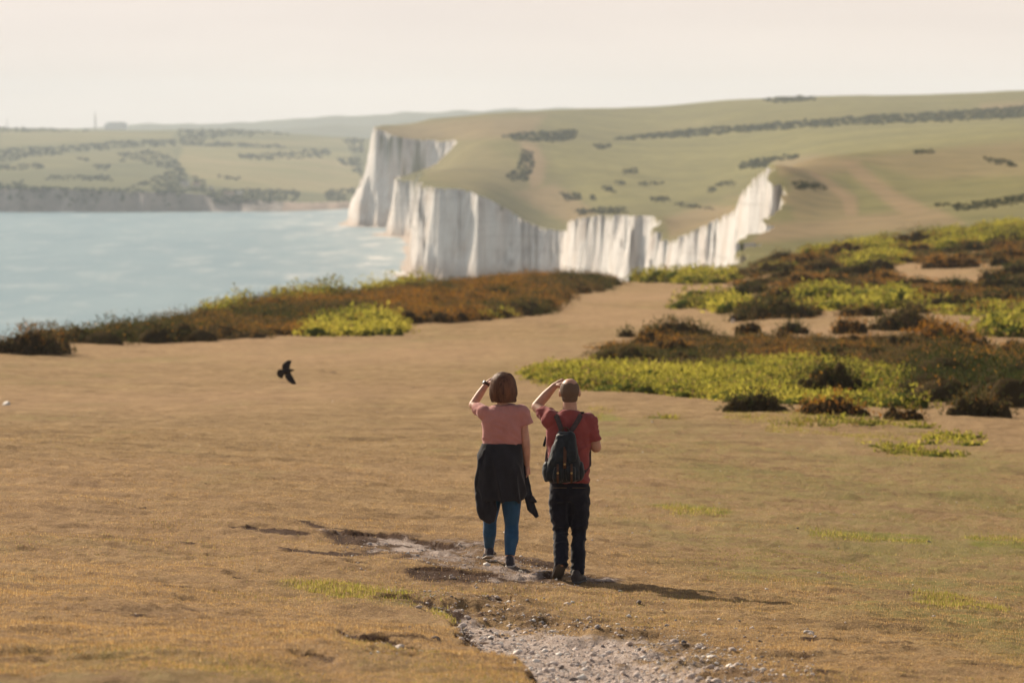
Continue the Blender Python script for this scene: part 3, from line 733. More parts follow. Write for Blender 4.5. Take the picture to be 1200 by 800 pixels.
BUSH = [  # x, base y, w, h, tint, label
    (885, 486, 82, 27, .35, 'dark gorse bush on the green fringe, behind the gorse bush with orange flowers'),
    (978, 490, 88, 26, .95, 'orange-flowered gorse bush on the front edge of the green patch'),
    (1060, 494, 55, 22, .7, 'thin twiggy bush standing alone on dry grass by the heath'),
    (1150, 490, 86, 32, .5, 'broad dark gorse bush alone on dry turf at the far right'),
    (975, 470, 95, 46, .3, 'tall dark bush rising out of the yellow green growth'),
    (735, 395, 24, 12, .2, 'smallest gorse bush, alone on the bare turf by the track'),
    (790, 395, 92, 22, .3, 'long low olive bush between the bare track and the brown heath'),
    (877, 394, 40, 20, .65, 'rounded bush with orange tinge just behind the heath band'),
    (930, 393, 42, 18, .15, 'small dark green bush on the pinkish bare strip'),
    (996, 394, 52, 22, .85, 'rust brown bush on the bare strip beside the small dark green one'),
    (1062, 391, 92, 28, .4, 'large dark bush at the end of the bare strip'),
    (1105, 401, 96, 24, .98, 'wide bush covered in orange flowers in front of the large dark bush'),
    (905, 374, 110, 26, .3, 'long dark hedge-like bush behind the pinkish bare strip'),
    (34, 412, 100, 34, .6, 'low brown gorse clump alone at the left edge of the turf'),
    (735, 425, 80, 20, .3, 'greyish brown bush at the left end of the heath'),
    (640, 442, 34, 14, .2, 'small grey green bush at the left tip of the green growth'),
]
for x, y, w, h, t_, lab in BUSH:
    dm, b = clump(x, y, w, h, t_, n=max(5, int(w / 8)))
    D = b[1]
    o = scrub('gorse_bush', dm, 'gorse', 700 if D < 130 else 350, .6 if D < 130 else .9, obj_origin=b)
    o.location = b
    tag(o, lab, 'bush', 'separate gorse bushes')

KINDS_B = [(.08, 'dark olive gorse bush'), (.38, 'brown olive gorse bush'), (.62, 'dull brown gorse bush'), (.9, 'rust orange gorse bush')]
def crowd(poly, n, w0, w1, h0, h1, where, holes=(), mind=.45):
    xs = [p[0] for p in poly]; ys = [p[1] for p in poly]; got = []; tries = 0
    while len(got) < n and tries < 6000:
        tries += 1; x = random.uniform(min(xs), max(xs)); y = random.uniform(min(ys), max(ys)); A = np.array
        if not inpoly(A([x]), A([y]), poly)[0] or any(inpoly(A([x]), A([y]), h)[0] for h in holes): continue
        w_ = random.uniform(w0, w1)
        if any(abs(x - a) < mind * (w_ + c_) and abs(y - b) < 5 for a, b, c_ in got): continue
        got.append((x, y, w_))
        tn, lab = random.choice(KINDS_B)
        dm, b = clump(x, y, w_, random.uniform(h0, h1) * (.7 + .3 * w_ / w1), tn, n=random.randint(5, 8))
        dens = 420 if b[1] < 150 else 150
        o = scrub('gorse_bush', dm, 'gorse', dens, .65 if b[1] < 150 else 1.15, obj_origin=b)
        o.location = b; tag(o, lab + ' ' + where, 'bush', lab.replace('bush', 'bushes') + ' ' + where)
crowd([(70, 404), (170, 403), (250, 399), (330, 395), (480, 383), (560, 377), (600, 371), (660, 348), (700, 338), (600, 334), (500, 342), (400, 356), (300, 366), (200, 388), (100, 400)], 85, 24, 70, 14, 23, 'in the thicket along the left cliff edge', greenL)
crowd(P_UP, 125, 26, 95, 11, 22, 'in the crowded scrub covering the upper right slope', [holes_up[0]] + g_up)
crowd([(700, 423), (800, 427), (960, 422), (1065, 438), (1240, 445), (1240, 404), (1100, 404), (900, 402), (780, 404), (715, 412)], 38, 26, 80, 13, 25, 'in the brown heath band right of the walking pair')
crowd([(1080, 445), (1090, 474), (1230, 480), (1230, 440)], 11, 34, 70, 22, 36, 'in the tall mass at the right edge')
crowd([(700, 440), (1060, 440), (1060, 470), (860, 466), (700, 458)], 7, 18, 36, 9, 17, 'poking out of the yellow green growth')

# ------------------------------------------------------------------ grass
def blades(name, n, D0, D1, x0, x1, hfun, cfun, lab, power=1.0, wd=1.0, filt=None, lean=.6, mat=None):
    a = rng.random(n)
    D = (D0 ** (1 - power) + a * (D1 ** (1 - power) - D0 ** (1 - power))) ** (1 / (1 - power)) if power != 1 else D0 * (D1 / D0) ** a
    px = rng.uniform(x0, x1, n); X = U(px) * D
    if filt is not None:
        z0 = Gbase(X, D); qx, qy = proj(X, D, z0); k = filt(qx, qy, X, D); X, D = X[k], D[k]
    dz, ea_, ch_ = detail(X, D)
    k = rng.random(len(X)) > np.clip(ea_ * 1.15 + ch_ * 1.3, 0, 1) * .93
    X, D, dz = X[k], D[k], dz[k]
    z = Gbase(X, D) + dz - .004; n = len(X)
    qx, qy = proj(X, D, z)
    h = hfun(X, D, qx, qy); ang = rng.uniform(0, 2 * np.pi, n); ln = lean * rng.random(n)
    w = .0019 * wd * (D / 30) ** .6 * rng.uniform(.7, 1.4, n)
    sx, sy = np.cos(ang + 1.57) * w, np.sin(ang + 1.57) * w
    P = np.c_[X, D, z]
    a_ = P + np.c_[sx, sy, np.zeros(n)]; b_ = P - np.c_[sx, sy, np.zeros(n)]
    t_ = P + np.c_[np.cos(ang) * h * ln, np.sin(ang) * h * ln, h * np.sqrt(np.maximum(.1, 1 - ln ** 2))]
    V = np.stack([a_, b_, t_], 1).reshape(-1, 3); C = np.repeat(cfun(X, D, qx, qy), 3, 0)
    return tag(mesh_np(name, V, None, np.arange(len(V)).reshape(-1, 3), mat or GRASSM, dict(col=C), False), lab, kind='stuff')
GRASSM = leaf_mat('grass_blades', .45, gain=1.15)
DRY = np.array([(.56, .37, .19), (.46, .28, .14), (.66, .47, .28), (.36, .22, .11), (.52, .35, .17)])
GRN = np.array([(.26, .24, .07), (.19, .19, .055), (.34, .30, .10)])
def gcol(X, D, qx, qy):
    n = len(X); C = DRY[rng.integers(0, 5, n)]
    g = np.zeros(n); nn = 20 * fbm(X * .5, D * .25, 77, 3)
    for poly, w, a in GREEN: g = np.maximum(g, a * soft(qx + nn, qy + nn * .3, poly, w))
    g = g * .75 * sst(fbm(X * .4, D * .2, 121, 4), -.3, .3) + .28 * sst(fbm(X * .35, D * .2, 127, 4), .05, .45)
    return np.where((rng.random(n) < g)[:, None], GRN[rng.integers(0, 3, n)], C) * rng.uniform(.75, 1.2, n)[:, None]
blades('grass', 520000, 19, 70, -30, 1230, lambda X, D, a, b: rng.uniform(.008, .026, len(X)) * (1 + .9 * fbm(X * 1.2, D, 131, 3)), gcol, 'short dry grass of the cliff-top turf', power=1.9)
TUFT = YG + [(p, 3) for p in ([(330, 684), (400, 685), (470, 690), (490, 696), (470, 702), (400, 698)], [(1050, 700), (1120, 705), (1180, 715), (1180, 722), (1090, 716)], [(900, 500), (1000, 500), (1110, 508), (1150, 516), (1150, 522), (1000, 512), (900, 508)],
                             [(1000, 515), (1040, 520), (1120, 536), (1140, 540), (1060, 540)], [(775, 488), (800, 489), (798, 493), (775, 492)], [(850, 488), (1000, 487), (1080, 495), (1080, 501), (850, 497)], [(520, 700), (545, 715), (535, 722), (505, 712)])]
def tf(qx, qy, X, D):
    r = np.zeros(len(qx))
    for p, w in TUFT: r = np.maximum(r, soft(qx, qy, p, 8))
    return rng.random(len(qx)) < r * sst(fbm(X * 1.3, D * .7, 141, 3), -.35, .15)
def tcol(X, D, qx, qy): return np.array([(.38, .36, .08), (.25, .26, .06), (.50, .42, .13), (.45, .32, .16), (.52, .40, .2)])[rng.integers(0, 5, len(X))] * rng.uniform(.7, 1.15, len(X))[:, None]
blades('grass', 900000, 22, 100, 300, 1230, lambda X, D, a, b: rng.uniform(.015, .06, len(X)) * (D / 40) ** .4, tcol, 'longer yellow green grass tufts in the dry turf', power=1.4, wd=1.6, filt=tf, lean=.7)

# ------------------------------------------------------------------ stones
_s = bmesh.new(); bmesh.ops.create_icosphere(_s, subdivisions=2, radius=1); SV = np.array([v.co[:] for v in _s.verts]); SF = np.array([[v.index for v in f.verts] for f in _s.faces]); _s.free()
_s = bmesh.new(); bmesh.ops.create_icosphere(_s, subdivisions=1, radius=1); PV = np.array([v.co[:] for v in _s.verts]); PF = np.array([[v.index for v in f.verts] for f in _s.faces]); _s.free()
m = NT('flint'); a = m.attr('col').outputs['Color']; nz = m.noise(m.coord(), 60, 5, .7)
FLINT = m.fin(m.bsdf(Base_Color=m.mix(m.mr(nz, .4, .65, 0, .5), a, (.09, .085, .09)), Roughness=.7, Specular_IOR_Level=.4, Normal=m.bump(nz, .5, .004)))
m = NT('chalk_gravel'); a = m.attr('col').outputs['Color']
GRAV = m.fin(m.bsdf(Base_Color=a, Roughness=.9, Specular_IOR_Level=.2))
def rockshape(seed, base=SV):
    v = base.copy(); rs_ = np.random.default_rng(seed)
    for k in range(7):
        nrm = rs_.normal(size=3); nrm /= np.linalg.norm(nrm); dd = rs_.uniform(.35, .78)
        p = v @ nrm; v = v - np.where(p > dd, p - dd, 0)[:, None] * nrm
    return v
STONES = [(948, 748, 7, (.5, .45, .42), 'pale angular flint on bare turf near the bottom edge'), (1063, 766, 6, (.12, .11, .12), 'dark flint nearest the bottom right corner'),
          (886, 758, 5.5, (.16, .12, .11), 'brown stone between the chalk path and the pale flint'), (802, 756, 4, (.13, .13, .16), 'bluish dark stone at the edge of the chalk path'),
          (748, 706, 5, (.2, .15, .12), 'brown stone just below the long shadow'), (727, 695, 4, (.25, .25, .28), 'grey stone beside the long shadow'),
          (671, 702, 4.5, (.4, .4, .42), 'light grey stone below the walking man'), (644, 658, 4, (.22, .15, .11), 'brown stone left of the man\'s shoes'),
          (1087, 635, 6, (.13, .12, .13), 'dark stone at the end of the yellow green grass strip'), (935, 592 + 27, 2.5, (.1, .08, .08), 'small dark stone at the left tip of the grass strip'),
          (960, 674, 3, (.75, .7, .66), 'small white stone right of the long shadow'), (898, 695, 3.5, (.8, .75, .7), 'brightest white chip above the tip of the shadow'),
          (8, 475, 6, (.85, .82, .8), 'white chalk lump alone on turf at the left edge'), (1095, 731, 4, (.3, .27, .26), 'grey brown stone at the right in greenish turf'),
          (1118, 752, 3.5, (.2, .2, .22), 'small grey stone near the right edge'), (1040, 731, 3, (.2, .12, .08), 'reddish chip on the turf right of centre'),
          (611, 671, 5, (.1, .08, .07), 'dark flint right behind the woman\'s heel'), (520, 463, 4, (.8, .76, .7), None), (865, 762, 3, (.6, .55, .52), None)]
for i, (x, y, r_, cc, lab) in enumerate(STONES):
    if lab is None: continue
    b = at(x, y); s = b[1] / F * r_
    v = rockshape(i + 3) * np.array([s, s * .8, s * .62])
    o = mesh_np('stone', v + np.array([0, 0, s * .3]), None, SF, FLINT, dict(col=np.repeat([cc], len(v), 0)), False)
    o.location = b; o.rotation_euler = (0, 0, i * 1.3)
    tag(o, lab, 'stone', 'loose stones on the turf')
# gravel
shapes = [rockshape(50 + i, PV) for i in range(8)]
def gravel(name, pts, size, cols, lab):
    n = len(pts); k = len(PV); Vv = np.zeros((n, k, 3)); ang = rng.uniform(0, 6.28, n); which = rng.integers(0, 8, n)
    for w_ in range(8):
        i = np.where(which == w_)[0]; v = shapes[w_][None] * size[i][:, None, None] * np.array([1, .8, .55])
        c_, s_ = np.cos(ang[i])[:, None], np.sin(ang[i])[:, None]
        Vv[i, :, 0] = v[..., 0] * c_ - v[..., 1] * s_; Vv[i, :, 1] = v[..., 0] * s_ + v[..., 1] * c_; Vv[i, :, 2] = v[..., 2] + size[i][:, None] * .2
    Vv += pts[:, None, :]
    Ff = (PF[None] + (np.arange(n) * k)[:, None, None]).reshape(-1, 3)
    tag(mesh_np(name, Vv.reshape(-1, 3), None, Ff, GRAV, dict(col=np.repeat(cols, k, 0)), False), lab, kind='stuff')
def pick(n, D0, D1, x0, x1, fn, pw=1.9):
    a = rng.random(n); D = (D0 ** (1 - pw) + a * (D1 ** (1 - pw) - D0 ** (1 - pw))) ** (1 / (1 - pw))
    px = rng.uniform(x0, x1, n); X = U(px) * D
    dz, e_, c_ = detail(X, D); w = fn(X, D, e_, c_); k = rng.random(n) < w
    X, D, dz = X[k], D[k], dz[k]; return np.c_[X, D, Gbase(X, D) + dz]
def pathw(X, D, e, c):
    dr = np.abs(sdist(X, D, PPOLY)); ins = inpoly(X, D, PPOLY); right = X > np.interp(D, [18, 30], [.3, -.4])
    return np.clip(c * .8 + np.where(ins, .5, np.exp(-dr / 1.0) * .16 * right) + e * .28, 0, 1)
gp = pick(38000, 19, 36, 380, 960, pathw)
gs = np.exp(rng.normal(math.log(.0062), .65, len(gp))).clip(.0025, .045)
GC = np.array([(.72, .64, .60), (.60, .52, .48), (.82, .78, .74), (.30, .28, .29), (.20, .17, .16), (.5, .42, .38)])
gravel('gravel', gp, gs, GC[rng.choice(6, len(gp), p=[.3, .25, .15, .1, .08, .12])], 'loose chalk and flint gravel on the worn path')
gp = pick(3800, 19, 90, -20, 1230, lambda X, D, e, c: .5 * sst(fbm(X * .3, D * .2, 151, 3), -.3, .5))
gs = np.exp(rng.normal(math.log(.007), .4, len(gp))).clip(.003, .022) * (gp[:, 1] / 30) ** .5
gravel('gravel', gp, gs, GC[rng.choice(6, len(gp), p=[.2, .15, .3, .1, .15, .1])], 'small chalk flecks and chips scattered over the turf')

# ------------------------------------------------------------------ figures
def _ring(c, ax, up, rx, ry, n=16, e=2.0):
    a = np.linspace(0, 2 * np.pi, n, endpoint=False)
    ca, sa = np.cos(a), np.sin(a)
    ca = np.sign(ca) * np.abs(ca) ** (2 / e); sa = np.sign(sa) * np.abs(sa) ** (2 / e)
    return c + np.outer(ca * rx, ax) + np.outer(sa * ry, up)
def tube(pts, rad, n=14, round_ends=True):
    """tapered limb; rad items are r or (rx, ry)"""
    pts = [np.array(p, float) for p in pts]; rings = []
    ds = []
    for i in range(len(pts)):
        a = pts[max(0, i - 1)]; b = pts[min(len(pts) - 1, i + 1)]; d_ = b - a; ds.append(d_ / (np.linalg.norm(d_) + 1e-9))
    up = np.array([0, 1., 0]) if abs(ds[0][1]) < .9 else np.array([1., 0, 0])
    for p, d_, r_ in zip(pts, ds, rad):
        ax = np.cross(d_, up); ax /= np.linalg.norm(ax) + 1e-9; u2 = np.cross(ax, d_); up = u2
        rx, ry = (r_, r_) if not isinstance(r_, (tuple, list)) else r_
        rings.append((p, ax, u2, rx, ry, d_))
    if round_ends:
        p, ax, u2, rx, ry, d_ = rings[0]; rm = min(rx, ry)
        pre = [(p - d_ * rm * .55, ax, u2, rx * .8, ry * .8, d_), (p - d_ * rm * .88, ax, u2, rx * .45, ry * .45, d_)][::-1]
        p, ax, u2, rx, ry, d_ = rings[-1]; rm = min(rx, ry)
        post = [(p + d_ * rm * .55, ax, u2, rx * .8, ry * .8, d_), (p + d_ * rm * .88, ax, u2, rx * .45, ry * .45, d_)]
        rings = pre + rings + post
    return loft([_ring(r_[0], r_[1], r_[2], r_[3], r_[4], n) for r_ in rings])
def loft(R_):
    n = len(R_[0]); V = np.concatenate(R_ + [np.mean(R_[0], 0)[None], np.mean(R_[-1], 0)[None]])
    Fc = []
    for i in range(len(R_) - 1):
        for j in range(n):
            k = (j + 1) % n; Fc.append((i * n + j, i * n + k, (i + 1) * n + k, (i + 1) * n + j))
    b = len(R_) * n
    for j in range(n):
        k = (j + 1) % n; Fc.append((b, k, j)); Fc.append((b + 1, (len(R_) - 1) * n + j, (len(R_) - 1) * n + k))
    return V, Fc
def stack(rows_, n=28, e=2.3):
    """horizontal rings: (cx, cy, cz, rx, ry)"""
    return loft([_ring(np.array(r_[:3]), np.array([1., 0, 0]), np.array([0, 1., 0]), r_[3], r_[4], n, e) for r_ in rows_])
def ell(c, r_, n=12):
    a = np.linspace(-math.pi / 2, math.pi / 2, n)[1:-1]
    return stack([(c[0], c[1], c[2] + r_[2] * math.sin(t), r_[0] * math.cos(t), r_[1] * math.cos(t)) for t in a], 16, 2)
def blob(name, parts, vox, mat, parent, smooth=4, wr=None, keep=None, label=None):
    bm = bmesh.new()
    for V, Fc in parts:
        vs = [bm.verts.new(v) for v in V]
        for f in Fc:
            try: bm.faces.new([vs[i] for i in f])
            except ValueError: pass
    bmesh.ops.recalc_face_normals(bm, faces=bm.faces)
    me = bpy.data.meshes.new(name); bm.to_mesh(me); bm.free()
    o = bpy.data.objects.new(name, me); COL.objects.link(o)
    if vox:
        md = o.modifiers.new('r', 'REMESH'); md.mode = 'VOXEL'; md.voxel_size = vox
        if smooth:
            ms = o.modifiers.new('s', 'SMOOTH'); ms.iterations = smooth; ms.factor = .5
        dg_ = bpy.context.evaluated_depsgraph_get(); m2 = bpy.data.meshes.new_from_object(o.evaluated_get(dg_))
        o.modifiers.clear(); o.data = m2; m2.name = name
    me = o.data
    if wr or keep:
        bm = bmesh.new(); bm.from_mesh(me)
        if wr:
            bm.normal_update()
            for v in bm.verts: v.co += v.normal * wr(v.co)
        if keep:
            bmesh.ops.delete(bm, geom=[f for f in bm.faces if not keep(f.calc_center_median())], context='FACES')
        bm.to_mesh(me); bm.free()
    me.polygons.foreach_set('use_smooth', np.ones(len(me.polygons), bool))
    me.materials.clear(); me.materials.append(mat)
    o.parent = parent
    if label: o['label'] = label
    return o
def hand(w, pd, fd, side, s=1.0, curl=.3):
    """palm and five fingers. w wrist point, fd finger direction, pd palm normal, side = thumb direction"""
    w, pd, fd, side = (np.array(v, float) for v in (w, pd, fd, side))
    fd /= np.linalg.norm(fd); side = side - fd * (side @ fd); side /= np.linalg.norm(side); pd = np.cross(fd, side) * (1 if np.cross(fd, side) @ pd > 0 else -1)
    P = [tube([w, w + fd * .045 * s, w + fd * .09 * s], [(.026 * s, .026 * s), (.036 * s, .018 * s), (.038 * s, .016 * s)])]
    P += [tube([w + fd * .03 * s + side * q, w + fd * .088 * s + side * q * 1.3], [.015 * s, .012 * s]) for q in (-.022 * s, 0, .022 * s)]
    for q, L in ((.033, .07), (.011, .08), (-.011, .075), (-.032, .058)):
        b = w + fd * .088 * s + side * q * s; m_ = b + fd * L * .5 * s + pd * curl * L * .2 * s + side * q * .12; t_ = m_ + fd * L * .45 * s + pd * curl * L * .5 * s
        P.append(tube([b, m_, t_], [.0095 * s, .0088 * s, .007 * s], 8))
    b = w + fd * .03 * s + side * .03 * s; m_ = b + fd * .03 * s + side * .025 * s + pd * .01; t_ = m_ + fd * .028 * s + side * .008 * s + pd * .01
    P.append(tube([b, m_, t_], [.013 * s, .0105 * s, .008 * s], 8))
    return P
def head(c, s, tilt=0, jaw=1.0):
    """skull, jaw, nose, brow, ears; faces +Y"""
    x, y, z = c
    P = [ell((x, y - .012, z + .02), (.083 * s, .098 * s, .100 * s)), ell((x, y + .022, z - .045), (.060 * s * jaw, .07 * s, .07 * s)),
         tube([(x, y + .088 * s, z + .01), (x, y + .108 * s, z - .022 * s), (x, y + .092 * s, z - .032 * s)], [.010, .014, .014], 8),
         ell((x, y + .078 * s, z + .032 * s), (.045, .015, .010)), ell((x, y + .082 * s, z - .062 * s), (.024, .010, .007)), ell((x, y + .075 * s, z - .092 * s), (.022, .02, .018))]
    for q in (-1, 1): P.append(ell((x + q * .085 * s, y - .004, z - .008), (.010, .02 * s, .032 * s)))
    return P
def cloth(name, colr, scale=9, amp=.25, rough=.9, trans=0, bumpd=.012, weave=True):
    m = NT(name); c = m.coord(); n1 = m.noise(m.coord((1, 1, .5)), scale, 4, .55); n2 = m.noise(c, 260, 2, .6)
    lo = tuple(v * (1 - amp) for v in colr); hi = tuple(v * (1 + amp) for v in colr)
    col = m.ramp(n1, (.3, lo), (.7, hi))
    if weave: col = m.mix(m.mr(n2, .3, .7, 0, .35), col, tuple(v * .6 for v in colr))
    b = m.bump(n1, .7, bumpd)
    return m.fin(m.bsdf(Base_Color=col, Roughness=rough, Specular_IOR_Level=.15, Sheen_Weight=.15, Normal=b))
def skin(name, colr):
    m = NT(name); n1 = m.noise(m.coord(), 14, 4, .6)
    return m.fin(m.bsdf(Base_Color=m.ramp(n1, (.3, tuple(v * .85 for v in colr)), (.7, tuple(min(1, v * 1.1) for v in colr))), Roughness=.55, Subsurface_Weight=.12, Subsurface_Radius=(.01, .004, .002), Subsurface_Scale=.6))
SKIN_M = skin('skin_tanned', (.50, .27, .19)); SKIN_W = skin('skin_fair', (.56, .31, .23))
EYEW = plain('eye_white', (.75, .73, .7), .3); DARK = plain('dark_iris', (.05, .03, .02), .3)
def eyes(root, c, s=1.0):
    for q in (-1, 1):
        e = blob('eye', [ell((c[0] + q * .031, c[1] + .076, c[2] + .010), (.012, .011, .0095))], 0, EYEW, root)
        blob('iris', [ell((c[0] + q * .031, c[1] + .0855, c[2] + .010), (.005, .003, .005))], 0, DARK, e)

def fold(x, y, z, sc_=1.0): return float(vn(np.array([x * sc_]), np.array([z * sc_ * .8 + y * sc_ * .6]), 3)[0])

def local(cx, fy, s):
    def q(px, py, y=0.0): return ((px - cx) * s, y, (fy - py) * s)
    return q

def crs(x, y, z, k=1.0): return .5 - 2.6 * abs(fold(x, y, z, k))   # ridged: sharp creases
# ---- man
mb = at(667, 681); sM = mb[1] / F * 1.004
man = empty('person', tuple(mb)); tag(man, 'man in dark red t-shirt and black jeans carrying a dark rucksack, shading his eyes', 'person')
P = local(667, 683, sM)
NB = P(668, 480, .0)
pelv = P(667, 570, 0)
def gl(p, root):  # ground height under a local point
    return G(root[0] + p[0], root[1] + p[1]) - root[2]
# walking: the right foot is planted nearer, the left heel is lifting behind it
ankR = P(676.5, 671, -.02); ankR = (ankR[0], ankR[1], gl(ankR, mb) + .085)
ankL = P(657.5, 665, -.10); ankL = (ankL[0], ankL[1], gl(ankL, mb) + .15)
kneR = P(678.5, 626, .05); kneL = P(657, 624, .06)
hipR = P(677.5, 580, .0); hipL = P(656.5, 580, .0)
shL, shR = P(645, 491, .0), P(690, 491, .0)
elL, elR = P(628.5, 479, .17), P(698.5, 525, -.01)
wrL, wrR = P(650.5, 454.5, .20), P(690, 520, .23)
hc = P(667.5, 461, .045)
parts = head(hc, .98)
parts += [tube([P(667.5, 473, .02), P(667.7, 487, .0)], [.058, .064]), stack([(*P(667.5, 487, 0), .10, .07), (*P(667, 500, 0), .15, .085), (*P(667, 530, 0), .15, .10), (*P(667, 560, 0), .135, .09), (*P(667, 572, 0), .13, .085)])]
parts += [tube([shL, elL], [.050, .044]), tube([elL, tuple(np.array(elL) * .45 + np.array(wrL) * .55 + np.array([-.006, 0, -.004])), wrL], [.043, .041, .028])]
parts += [tube([shR, elR], [.048, .045]), tube([elR, tuple(np.array(elR) * .5 + np.array(wrR) * .5), wrR], [.045, .042, .029])]
parts += hand(wrL, (0, 0, -1), (.75, -.25, .30), (.2, -1, 0), .95, .4)
parts += hand(wrR, (-1, 0, 0), (-.4, .9, .1), (0, 0, 1), .95, 1.0)
parts += [tube([hipL, kneL, ankL], [.08, .055, .04]), tube([hipR, kneR, ankR], [.08, .055, .04])]
blob('body', parts, .0055, SKIN_M, man, 3)
eyes(man, hc)
SHIRT_M = cloth('red_jersey', (.30, .075, .075), 11, .15)
tor = [(*P(667.5, 482, .0), .068, .062), (*P(667.5, 485.5, 0), .105, .076), (*P(667.5, 489, 0), .145, .092), (*P(667.5, 494, 0), .178, .106), (*P(667.5, 502, 0), .190, .118), (*P(667.5, 510, 0), .190, .125), (*P(667.3, 525, 0), .186, .128), (*P(667, 542, 0), .172, .122), (*P(667, 555, 0), .170, .120), (*P(667.5, 566, 0), .176, .124)]
sl = np.array(shL) + np.array([.01, 0, -.01]); e_ = np.array(elL)
sleeveL = tube([tuple(sl), tuple(sl * .65 + e_ * .35), tuple(sl * .38 + e_ * .62)], [.072, .070, .068], 16, False)
sr = np.array(shR) + np.array([-.005, 0, -.005]); e2 = np.array(elR)
sleeveR = tube([tuple(sr), tuple(sr * .55 + e2 * .45), tuple(sr * .2 + e2 * .8)], [.072, .070, .068], 16, False)
wrk = lambda v: .016 * crs(v.x + .2 + v.z * .5, v.y, v.z * .7, 10) + .010 * crs(v.x * .5, v.y * .5, v.z * 2.0 - v.x, 14) + .004 * fold(v.x, v.y, v.z, 45)
blob('t_shirt', [stack(tor), sleeveL, sleeveR, ell(tuple(sl), (.085, .085, .083)), ell(tuple(sr + [-.012, 0, -.02]), (.074, .078, .074))], .008, SHIRT_M, man, 3, wrk)
JEAN = cloth('dark_denim', (.016, .018, .030), 14, .35, .85, bumpd=.01)
jp = [stack([(*P(667, 560, 0), .158, .112), (*P(667, 568, 0), .168, .122), (*P(667, 576, -.003), .172, .118), (*P(667, 582, 0), .166, .104), (*P(667, 587, 0), .14, .085)], 28, 2.5)]
kL, aL, kR, aR = np.array(kneL), np.array(ankL), np.array(kneR), np.array(ankR)
jp += [tube([hipL, tuple(np.array(hipL) * .5 + kL * .5 + [-.004, -.006, 0]), tuple(kL), tuple(kL * .45 + aL * .55 + [0, -.012, 0]), tuple(aL + [0, -.01, -.035])], [.100, .089, .066, .062, .058], 16, False),
       tube([hipR, tuple(np.array(hipR) * .5 + kR * .5 + [.008, 0, 0]), tuple(kR), tuple(kR * .45 + aR * .55 + [0, -.012, 0]), tuple(aR + [0, 0, -.01])], [.100, .087, .064, .060, .058], 16, False)]
blob('jeans', jp, .008, JEAN, man, 7, lambda v: .012 * crs(v.x, v.y, v.z * 2, 13) + .005 * fold(v.x, v.y, v.z * 1.6, 40))
STITCH = plain('seam_thread', (.16, .12, .07), .8)
jn = bpy.data.objects['jeans']
for q in (-1, 1):
    x0 = (q * 11 - 7.5) * sM; z0 = P(0, 571)[2]; w_ = 15 * sM
    ys = -.131
    blob('pocket_seam', [tube([(x0, ys + .010, z0), (x0 + w_ / 2, ys - .002, z0 + .002), (x0 + w_, ys + .010, z0)], [.0022] * 3, 6)], 0, STITCH, jn)
def shoe(root, ank, yaw, pitch, s, mats, name='shoe', g=None, toe_h=0):
    up, solem = mats
    rows_ = [(-.085, .045, .03, .036), (-.06, .060, .038, .055), (-.02, .062, .040, .058), (.03, .050, .040, .045), (.08, .036, .043, .031), (.13, .026, .043, .024), (.165, .020, .030, .018)]
    R_ = [_ring(np.array([0, a * s, b * s]), np.array([1., 0, 0]), np.array([0, 0, 1.]), rx * s, rz * s, 14, 2.4) for a, b, rx, rz in rows_]
    Vv, Ff = loft(R_); c_, s_ = math.cos(pitch), math.sin(pitch)
    def tr(V):
        V = V.copy(); V[:, 2] = np.maximum(V[:, 2], .004)
        y = V[:, 1] - .12 * s; z = V[:, 2]; V[:, 1] = y * c_ + z * s_ + .12 * s; V[:, 2] = -y * s_ + z * c_
        c2_, s2_ = math.cos(yaw), math.sin(yaw); x = V[:, 0].copy(); V[:, 0] = x * c2_ - V[:, 1] * s2_; V[:, 1] = x * s2_ + V[:, 1] * c2_
        return V + np.array([ank[0], ank[1], toe_h])
    o = blob(name, [(tr(Vv), Ff)], .005, up, root, 1)
    R2 = [_ring(np.array([0, a * s, .010 * s]), np.array([1., 0, 0]), np.array([0, 0, 1.]), (rx + .004) * s, .010 * s, 14, 3) for a, b, rx, rz in rows_]
    V3, F3 = loft(R2)
    V3 = V3 + 0; o2 = blob('sole', [(tr(V3) , F3)], 0, solem, o)
    return o
BOOT = plain('worn_dark_leather', (.06, .05, .05), .6, 30, .3, .4, .003); SOLE = plain('grey_rubber', (.10, .095, .09), .8)
shoe(man, ankL, R(14), R(38), 1.03, (BOOT, SOLE), toe_h=gl(ankL, mb) + .005)
shoe(man, ankR, R(-16), 0, 1.03, (BOOT, SOLE), toe_h=gl(ankR, mb) + .002)
# cropped hair
m = NT('cropped_hair'); n1 = m.noise(m.coord(), 220, 3, .7)
HAIRM = m.fin(m.bsdf(Base_Color=m.ramp(n1, (.3, (.075, .045, .03)), (.7, (.19, .115, .08))), Roughness=.8, Normal=m.bump(n1, .6, .002)))
hcx, hcy, hcz = hc
def hk(c):
    dx, dy, dz = c.x - hcx, c.y - hcy, c.z - hcz
    return dz > -.088 + max(0, dy + .05) * 1.3 and dy < .055 and not (dz > .066 + .02 * abs(dx) * 10 and dy > -.085) and not (abs(dx) > .07 and -.035 < dy and dz < .02)
blob('hair', [ell((hcx, hcy - .012, hcz + .018), (.0835, .0985, .1015), 22), ell((hcx, hcy - .030, hcz - .045), (.068, .066, .055), 14)], .006, HAIRM, man, 2, None, hk)
